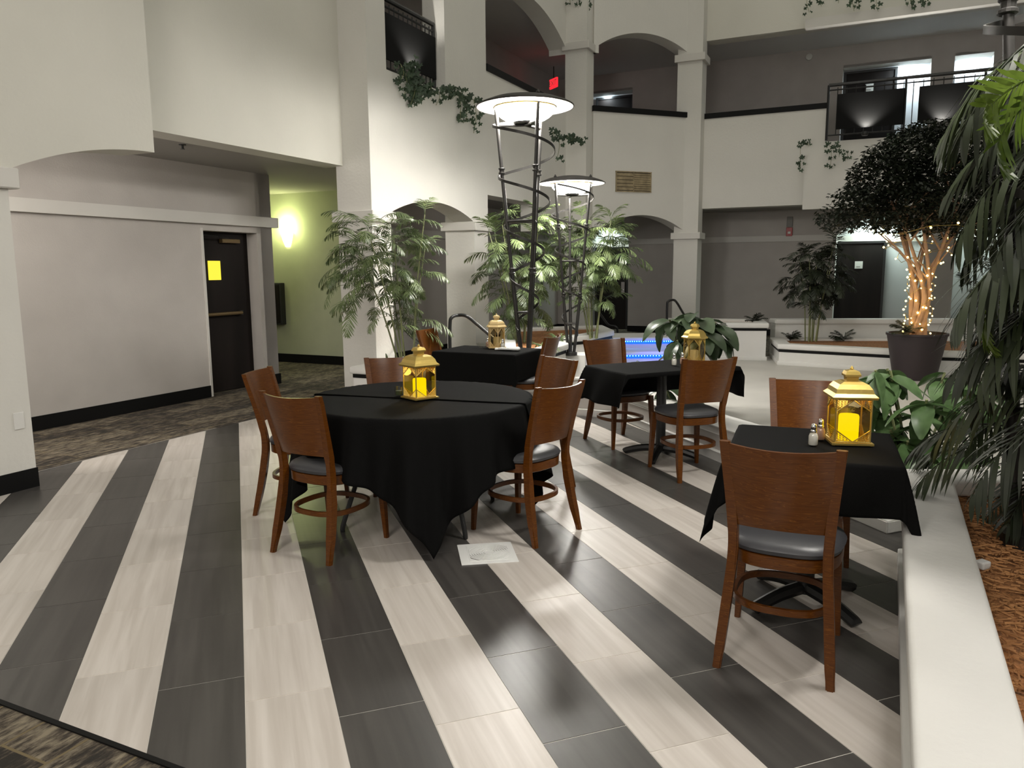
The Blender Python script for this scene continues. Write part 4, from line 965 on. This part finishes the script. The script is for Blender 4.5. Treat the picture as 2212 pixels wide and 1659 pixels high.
def tuft(loc, label, n, L_, wd, seed, mat_=MLB, name='spider_plant', group=None):
    r = random.Random(seed); t = thing(name, label, 'plant', loc, 0, group)
    for k in range(n):
        a = r.uniform(0, 6.28); bm = NB(); d = Vector((math.cos(a)*.6, math.sin(a)*.6, r.uniform(.8, 1.4))).normalized(); strip_leaf(bm, (0, 0, 0), d, Vector((0, 0, 1)), L_*r.uniform(.7, 1.1), wd, r.uniform(1.2, 2.6), 7, .1)
        obj('leaf', bm, mat_, t, smooth=True, recalc=False)
    return t
bamboo((-1.20, 8.62, .39), 6, 'tall bamboo palm in the planter at the left column', 5, h1=1.75, h0=.55, nf=7, rad=.30, lean=(-.12, -.05), sc=.85, env=((-.24, -.12, 1.20), (.46, .36, .60), 125))
bamboo((.12, 10.5, .55), 6, 'bamboo palm seen through the tall torchiere', 8, h1=1.65, h0=.35, nf=7, rad=.30, sc=.95, env=((0, 0, 1.1), (.42, .35, .75), 100))
bamboo((1.17, 11.0, .55), 7, 'bamboo palm behind the smaller torchiere, right of the tall one', 9, h1=1.65, h0=.5, nf=7, rad=.30, sc=.95, env=((0, 0, 1.15), (.50, .35, .62), 100))
q = D(1752, 750, 12.9); bamboo((q.x, q.y, .29), 7, 'dark bamboo palm in the long rear planter left of the rear door', 14, meshes=FD, small=FD, h1=1.62, h0=.62, nf=6, rad=.20, sc=.9, env=((0, 0, 1.15), (.40, .3, .50), 75))
q = D(2135, 762, 12.0); bamboo((q.x, q.y, .29), 5, 'dark bamboo palm in the long rear planter half hidden behind near fronds', 15, meshes=FD, small=FD, h1=1.2, h0=.4, nf=6, rad=.22, sc=.8)
tuft((-1.40, 8.66, .38), 'low spiky plant left of the tall palm stems by the left column', 26, .34, .03, 3)
q = D(1172, 742, 9.4); tuft((q.x, q.y, .55), 'low spiky plant at the foot of the tall torchiere', 22, .30, .035, 4)
q = D(1205, 725, 10.2); tuft((q.x, q.y, .55), 'low spiky plant left of the smaller torchiere', 24, .32, .035, 6)
for (x, y, Y, z, lab, sd) in ((1630, 698, 13.3, .57, 'small dark fern on top of the tall rear planter block', 41), (1706, 745, 13.0, .29, 'small dark fern in the shaded corner of the rear planter', 42), (1822, 748, 12.9, .29, 'small dark fern in the rear planter right of the dark palm', 43), (1962, 722, 10.3, .62, 'small trailing plant at the left rim of the plum pot', 44)):
    q = D(x, y, Y); t = thing('small_fern', lab, 'plant', (q.x, q.y, z), 0, 'small ferns'); r = random.Random(sd)
    for k in range(13): put(FD[k % 2], 'frond', t, (0, 0, 0), r.uniform(0, 6.28), r.uniform(-.9, -.1), .62*r.uniform(.6, 1))
# broad leaved plants
def leaf_mesh(name, L_, Wd, m_, cup=.25, droop=.5, nx=7, ny=4):
    bm = NB(); g_ = []
    a = 0; p = Vector((0, 0, 0))
    for i in range(nx+1):
        f = i/nx; w_ = Wd*math.sin(math.pi*(f*.93+.03))**.75*(1-.35*f)*.62; row = []
        for j in range(ny+1):
            u = -1+2*j/ny; row.append(bm.verts.new((p.x, u*w_, p.z+cup*w_*abs(u)+.012*L_*math.sin(f*14)*abs(u))))
        g_.append(row); a -= droop/nx; p = p+Vector((math.cos(a), 0, math.sin(a)))*(L_/nx)
    for i in range(nx):
        for j in range(ny): bm.faces.new((g_[i][j], g_[i+1][j], g_[i+1][j+1], g_[i][j+1]))
    me = bpy.data.meshes.new(name); bm.to_mesh(me); bm.free(); me.materials.append(m_); me.polygons.foreach_set('use_smooth', [True]*len(me.polygons)); return me
LS = [leaf_mesh('green_leaf', .25, .115, MLS, .25, d) for d in (.4, .9)]; LD = [leaf_mesh('dark_leaf', .27, .12, MLD, .25, d) for d in (.6, 1.2)]
def broad(loc, label, n, ms, hs, rad, seed, sc=1.0, per=7, lean=(0, 0)):
    r = random.Random(seed); t = thing('broad_leaf_plant', label, 'plant', loc, 0, 'broad leaved plants')
    for k in range(n):
        a = r.uniform(0, 6.28); rr = rad*math.sqrt(r.random()); h = r.uniform(*hs); top = Vector((rr*math.cos(a)+lean[0]*h, rr*math.sin(a)+lean[1]*h, h))
        bm = NB(); tube(bm, spline([(top.x*.15, top.y*.15, 0), (top.x*.5, top.y*.5, h*.6), top], 4), .008*sc, 5); obj('stem', bm, MSTEM, t, smooth=True)
        for j in range(per): put(ms[r.randrange(2)], 'leaf', t, top-Vector((0, 0, r.uniform(0, .08))), 2*math.pi*j/per+r.uniform(-.3, .3), r.uniform(-.15, .75), sc*r.uniform(.75, 1.15), r.uniform(-.3, .3))
    return t
q = G(1935, 1085, .0); broad((2.55, 4.75, 0), 'bright green broad leaved plant behind the small near table', 28, LS, (.30, .92), .42, 51, 1.05, 6)
broad((2.32, 4.72, 0), 'lower broad leaved plant beside the planter corner behind the near tablecloth', 8, LS, (.18, .55), .22, 52, .95, 6)
q = G(1492, 800, 0); broad((D(1496, 700, 8.1).x, 8.1, 0), 'dark glossy broad leaved plant behind the gold lantern on the rectangular table', 13, LD, (.55, 1.10), .28, 53, 1.35, 7)
broad((1.62, 7.35, 0), 'dark broad leaved plant showing under the rectangular table', 7, LD, (.12, .42), .25, 54, 1.1, 6)
q = G(1582, 935, .05); broad((q.x+.03, q.y+.1, 0), 'two or three pale leaves poking over the kerb right of the middle chair', 2, LS, (.10, .2), .08, 55, .6, 4)
q = D(1372, 778, 10.6); broad((q.x, q.y, .0), 'small pale variegated plant in front of the blue lit steps', 3, LS, (.14, .30), .12, 56, .9, 5)

# fig tree in pot with fairy lights
pc = Vector((5.58, 10.55, 0))
t = thing('plant_pot', 'large dark plum tapered pot on the basin floor', 'pot', pc)
bm = NB(); lathe(bm, [(.27, 0), (.375, .60), (.39, .605), (.39, .635), (.36, .635), (.35, .56)], 40, caps=False); obj('pot_body', bm, MPOT, t, smooth=True)
bm = NB(); lathe(bm, [(.36, .54), (.36, .575), (.15, .59), (.001, .59)], 32); obj('soil', bm, MMUL, t)
t = thing('fig_tree', 'weeping fig tree with pale twisted trunks and dense dark crown, in the plum pot', 'tree', pc+Vector((0, 0, .585)))
r = random.Random(77); tips = []
for k in range(7):
    a = 2*math.pi*k/7; b = Vector((math.cos(a)*.09, math.sin(a)*.09, 0)); tp = Vector((math.cos(a)*r.uniform(.3, .75)*(1.25 if k % 2 else .8), math.sin(a)*r.uniform(.2, .6), r.uniform(1.45, 1.95)))
    pts = spline([b, Vector((math.cos(a+1.2)*.10, math.sin(a+1.2)*.10, .45)), Vector((math.cos(a+.5)*.13, math.sin(a+.5)*.13, .85)), tp], 6)
    bm = NB(); tube(bm, pts, [.045*(1-.62*i/18) for i in range(19)], 8); tr = obj('trunk', bm, MBARK, t, smooth=True); tips.append(tp)
    for j in range(3):
        q = pts[r.randrange(11, 18)]; e_ = q+Vector((r.uniform(-.6, .6), r.uniform(-.5, .5), r.uniform(.3, .8))); bm = NB(); tube(bm, [q, q.lerp(e_, .5)+Vector((0, 0, .05)), e_], [.014, .010, .006], 5); obj('branch', bm, MBARK, tr, smooth=True); tips.append(e_)
bm = NB(); nl = 0
def crown_ok(p):
    x, y, z = p
    c_ = [(-.05, 0, 2.05, 1.0, .85, .72), (-.65, -.1, 1.75, .75, .6, .36), (.7, 0, 2.0, .9, .7, .75), (.1, 0, 2.45, .75, .7, .45), (-1.15, -.1, 1.62, .35, .4, .22)]
    return any(((x-a)/d)**2+((y-b)/e_)**2+((z-c)/f)**2 < 1 for a, b, c, d, e_, f in c_)
while nl < 27000:
    p = Vector((r.uniform(-1.6, 1.7), r.uniform(-.9, .9), r.uniform(1.35, 2.95)))
    if not crown_ok(p) : continue
    if math.sin(p.x*7+1)*math.sin(p.y*6+2)*math.sin(p.z*8) < -.35: continue
    a = r.uniform(0, 6.28); d = Vector((math.cos(a), math.sin(a), r.uniform(-1.1, .3))).normalized(); sd = d.cross(Vector((r.uniform(-.4, .4), r.uniform(-.4, .4), 1))).normalized(); L_ = r.uniform(.055, .085); w_ = L_*.26
    v = [bm.verts.new(p), bm.verts.new(p+d*L_*.45+sd*w_), bm.verts.new(p+d*L_), bm.verts.new(p+d*L_*.45-sd*w_)]; bm.faces.new(v); nl += 1
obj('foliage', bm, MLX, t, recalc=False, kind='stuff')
t = thing('string_lights', 'warm white fairy lights wound around the fig tree trunks', 'string lights', pc+Vector((0, 0, .60)))
bm = NB(); bmesh.ops.create_icosphere(bm, subdivisions=1, radius=.011); bme = bpy.data.meshes.new('bulb'); bm.to_mesh(bme); bm.free(); bme.materials.append(MFAIRY)
wp = []
for j in range(120):
    f = j/119; a = f*6.28*9; rad_ = .15 if f < .62 else .15+(f-.62)*1.3; z = .04+f*1.42
    p = Vector((rad_*math.cos(a)*1.15, rad_*math.sin(a), z+.05*math.sin(j*1.7))); wp.append(p)
    if f > .35 and r.random() < .35: continue
    o = bpy.data.objects.new('bulb', bme); COL.objects.link(o); o.parent = t; o.location = p+Vector((r.uniform(-.03, .03), r.uniform(-.03, .03), r.uniform(-.03, .03))); s_ = r.uniform(.8, 1.5); o.scale = (s_, s_, s_)
bm = NB(); tube(bm, wp, .003, 4); obj('wire', bm, MGLD, t)
point('fairy_glow', pc+Vector((-.25, -.35, 1.1)), 3, (1, .72, .3), .2)

# near palm at the right, in the near planter
t = thing('fan_palm', 'large dark palm with long drooping leaflets filling the right edge, in the near planter', 'plant', (2.50, 2.90, .40))
bm = NB(); tube(bm, [(0, 0, 0), (.02, .02, .8), (.0, .0, 1.7), (.03, 0, 2.3)], [.05, .045, .038, .03], 10); obj('trunk', bm, MSTEM, t, smooth=True)
r = random.Random(90); FR = []
for z, azs in ((2.05, (150, 180, 200, 228)), (1.85, (160, 188, 215, 245)), (1.65, (148, 172, 198, 225, 250)), (1.45, (160, 182, 205, 235)), (1.25, (150, 172, 192, 215, 245)),
               (1.05, (162, 184, 205, 230)), (.85, (155, 175, 195, 218, 240)), (.65, (165, 188, 210, 235))):
    for az in azs: FR.append((az+r.uniform(-8, 8), z+r.uniform(-.06, .06), r.uniform(-.05, .35), r.uniform(.78, .98)*(1 if z > 1 else .85), r.uniform(-.3, .3)))
FR += [(60, 2.0, .1, 1, 0), (10, 1.9, .2, 1, 0), (-40, 2.0, .1, .8, 0), (100, 1.6, .2, 1, 0), (20, 1.2, .2, 1, 0), (120, 1.0, .1, .8, 0), (130, 1.9, .1, .9, 0)]
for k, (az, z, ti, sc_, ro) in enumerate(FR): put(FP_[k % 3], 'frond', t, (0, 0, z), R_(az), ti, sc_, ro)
b_ = D(2262, 150, 2.42)-Vector((2.50, 2.90, .40))
put(FPY, 'frond', t, b_, R_(184), .62, .42, 1.35); put(FPY, 'frond', t, b_+Vector((.02, .03, -.06)), R_(176), .95, .40, 1.1)
put(FPY, 'frond', t, D(2190, 640, 2.9)-Vector((2.50, 2.90, .40)), R_(190), .9, .34, .9)
for q_ in (b_, D(2190, 640, 2.9)-Vector((2.50, 2.90, .40))):
    bm = NB(); tube(bm, spline([(0, 0, q_.z-.45), (q_.x*.5, q_.y*.5, q_.z-.10), q_], 6), .009, 6); obj('petiole', bm, MSTEM, t, smooth=True)
t = thing('fan_palm', 'low dark palm with spiky drooping leaves over the near planter cap', 'plant', (2.45, 3.35, .40))
for k, (az, z, ti, sc_, ro) in enumerate(((178, .25, -.05, .62, 0), (200, .30, -.3, .62, .2), (222, .22, .0, .62, -.2), (245, .3, -.2, .55, .1), (155, .3, -.1, .6, .1), (190, .12, .35, .5, 0), (265, .2, .1, .5, 0), (130, .2, -.1, .6, 0), (300, .2, 0, .5, 0), (210, .42, -.6, .6, 0), (185, .5, -.5, .55, .3))):
    put(FP_[k % 3], 'frond', t, (0, 0, z), R_(az), ti, sc_, ro)
tuft((1.95, 2.35, .40), 'small leafy shoot in the near planter mulch at the frame edge', 8, .22, .06, 61, MLS, 'leafy_shoot')
# bark shreds on near mulch
r = random.Random(5); bm = NB()
ccount = 0
while ccount < 13000:
    p = Vector((r.uniform(.7, 3.4), r.uniform(.9, 3.7), .40)); dd = (p-e).dot(Vector((sP.y, -sP.x, 0)))
    if dd < .19: continue
    a = r.uniform(0, 3.14); d = Vector((math.cos(a), math.sin(a), r.uniform(-.15, .15))); n = Vector((-d.y, d.x, 0)).normalized(); L_ = r.uniform(.015, .07); w_ = r.uniform(.001, .0035); z = r.uniform(.001, .02)
    p.z += z
    q = [p-d*L_/2-n*w_, p+d*L_/2-n*w_*.5, p+d*L_/2+n*w_*.5, p-d*L_/2+n*w_]; up = Vector((0, 0, r.uniform(.002, .006)))
    v = [bm.verts.new(x) for x in q]+[bm.verts.new((q[0]+q[3])/2+up), bm.verts.new((q[1]+q[2])/2+up)]
    bm.faces.new((v[0], v[1], v[5], v[4])); bm.faces.new((v[2], v[3], v[4], v[5])); ccount += 1
o = obj('bark_mulch', bm, MSHR, recalc=False); tag(o, 'orange brown shredded bark mulch in the near right planter', 'mulch', kind='stuff')
q = G(2122, 1222, .42); bm = NB(); box(bm, (q.x, q.y, .425), (.045, .04, .03), .4, .006); tag(obj('mulch_chip', bm, MPAP), 'small white scrap lying on the near mulch by the cap', 'scrap')

q = PS(1748, 123, 18.38); bm = NB(); lathe(bm, [(.07, 0), (.065, .02), (.03, .03), (.001, .031)], 20); o = obj('smoke_detector', bm, MCARD); o.location = q; o.rotation_euler = (R_(90), 0, -A0); tag(o, 'pale round detector on the gallery wall left of the lit doorway', 'detector')
# ivy
IVm = []
for s_ in range(2):
    bm = NB(); r = random.Random(s_)
    pts = [(0, 0), (.018, .024), (.042, .022), (.034, .0), (.052, -.02), (.02, -.024), (0, -.062), (-.02, -.024), (-.052, -.02), (-.034, 0), (-.042, .022), (-.018, .024)]
    c = bm.verts.new((0, -.01, .006)); vs = [bm.verts.new((x, y, 0)) for x, y in pts]
    for i in range(len(vs)): bm.faces.new((c, vs[i], vs[(i+1) % len(vs)]))
    me = bpy.data.meshes.new('ivy_leaf'); bm.to_mesh(me); bm.free(); me.materials.append(MIV); IVm.append(me)
def ivy(plane, region, n, label, seed, strands=4, nv=Vector((0, -1, 0)), sc=1.0):
    """region: list of (x,y_top,y_bottom,weight) pixel-ish anchors turned to points on the wall by plane()"""
    r = random.Random(seed); first = plane(region[0][0], region[0][1]); t = thing('ivy_garland', label, 'ivy', first, 0, 'ivy garlands')
    for (x, y0, y1, nn) in region:
        a = plane(x, y0)+nv*.05-first; b = plane(x+r.uniform(-4, 4), y1)+nv*.03-first
        mid = a.lerp(b, .5)+Vector((r.uniform(-.04, .04), 0, 0))+nv*.03
        pts = spline([a, mid, b], 6); bm = NB(); tube(bm, pts, .004, 4); obj('vine', bm, MSTEM, t)
        for k in range(nn):
            f = r.random(); q = pts[int(f*(len(pts)-1))]+Vector((r.uniform(-.08, .08), r.uniform(-.03, .03), r.uniform(-.04, .04)))+nv*r.uniform(0, .06)
            o = bpy.data.objects.new('leaf', IVm[k % 2]); COL.objects.link(o); o.parent = t; o.location = q
            o.rotation_euler = (R_(90)+r.uniform(-.5, .5), r.uniform(-.7, .7), r.uniform(-.6, .6)+A0*0); s2 = sc*r.uniform(.6, 1.1); o.scale = (s2, s2, s2)
fT = lambda x, y: PT(x, y, T0-.03)
ivy(fT, [(868, 160, 210, 22), (880, 165, 228, 28), (892, 170, 222, 26), (905, 180, 210, 16), (880, 130, 175, 18), (858, 140, 180, 14)], 0, 'dense ivy clump hanging at the left end of the railing opening', 71, nv=-E2)
ivy(fT, [(922, 180, 205, 8), (936, 190, 228, 9), (950, 192, 215, 8), (962, 196, 212, 6)], 0, 'thin ivy strands below the middle of the left railing', 72, nv=-E2)
ivy(fT, [(975, 190, 215, 12), (990, 195, 262, 22), (1004, 205, 262, 22), (1016, 215, 288, 16)], 0, 'ivy trailing down the column right of the left railing', 73, nv=-E2)
fT2 = lambda x, y: PT(x, y, 5.0)
ivy(fT2, [(1186, 282, 305, 12), (1200, 288, 350, 10), (1216, 292, 300, 14), (1232, 296, 305, 14), (1248, 300, 308, 8)], 0, 'ivy spray on the gallery edge between the two lamps', 74, nv=-E2)
fS = lambda x, y: PS(x, y, 15.75)
ivy(fS, [(1730, 310, 370, 14), (1745, 306, 316, 6), (1792, 312, 362, 12), (1812, 312, 340, 8), (1832, 325, 345, 8)], 0, 'thin ivy strands below the left end of the balcony railing', 75, nv=-E1)
ivy(fS, [(1925, 295, 345, 22), (1940, 290, 330, 18), (1962, 288, 310, 12), (2110, 240, 300, 16)], 0, 'ivy hanging on the balcony edge above the fig tree', 76, nv=-E1)
fC = lambda x, y: onCD(x, y)
ivy(fC, [(1228, -8, 8, 7), (1245, -10, 22, 12), (1256, -10, 34, 12), (1264, -8, 10, 6)], 0, 'ivy tip hanging into view at the top above the left arch', 77, nv=Vector((.3, -.9, 0)))
ivy(fS, [(1746, -10, 28, 8), (1775, -10, 15, 8), (1812, -10, 8, 6), (1842, -10, 25, 12), (1858, -10, 22, 10), (1895, -8, 26, 6), (1965, -10, 20, 8), (1995, -10, 10, 8)], 0, 'row of ivy strands hanging from the top floor at the upper right', 78, nv=-E1)
print('tiles', ntile, 'objects', len(bpy.data.objects))
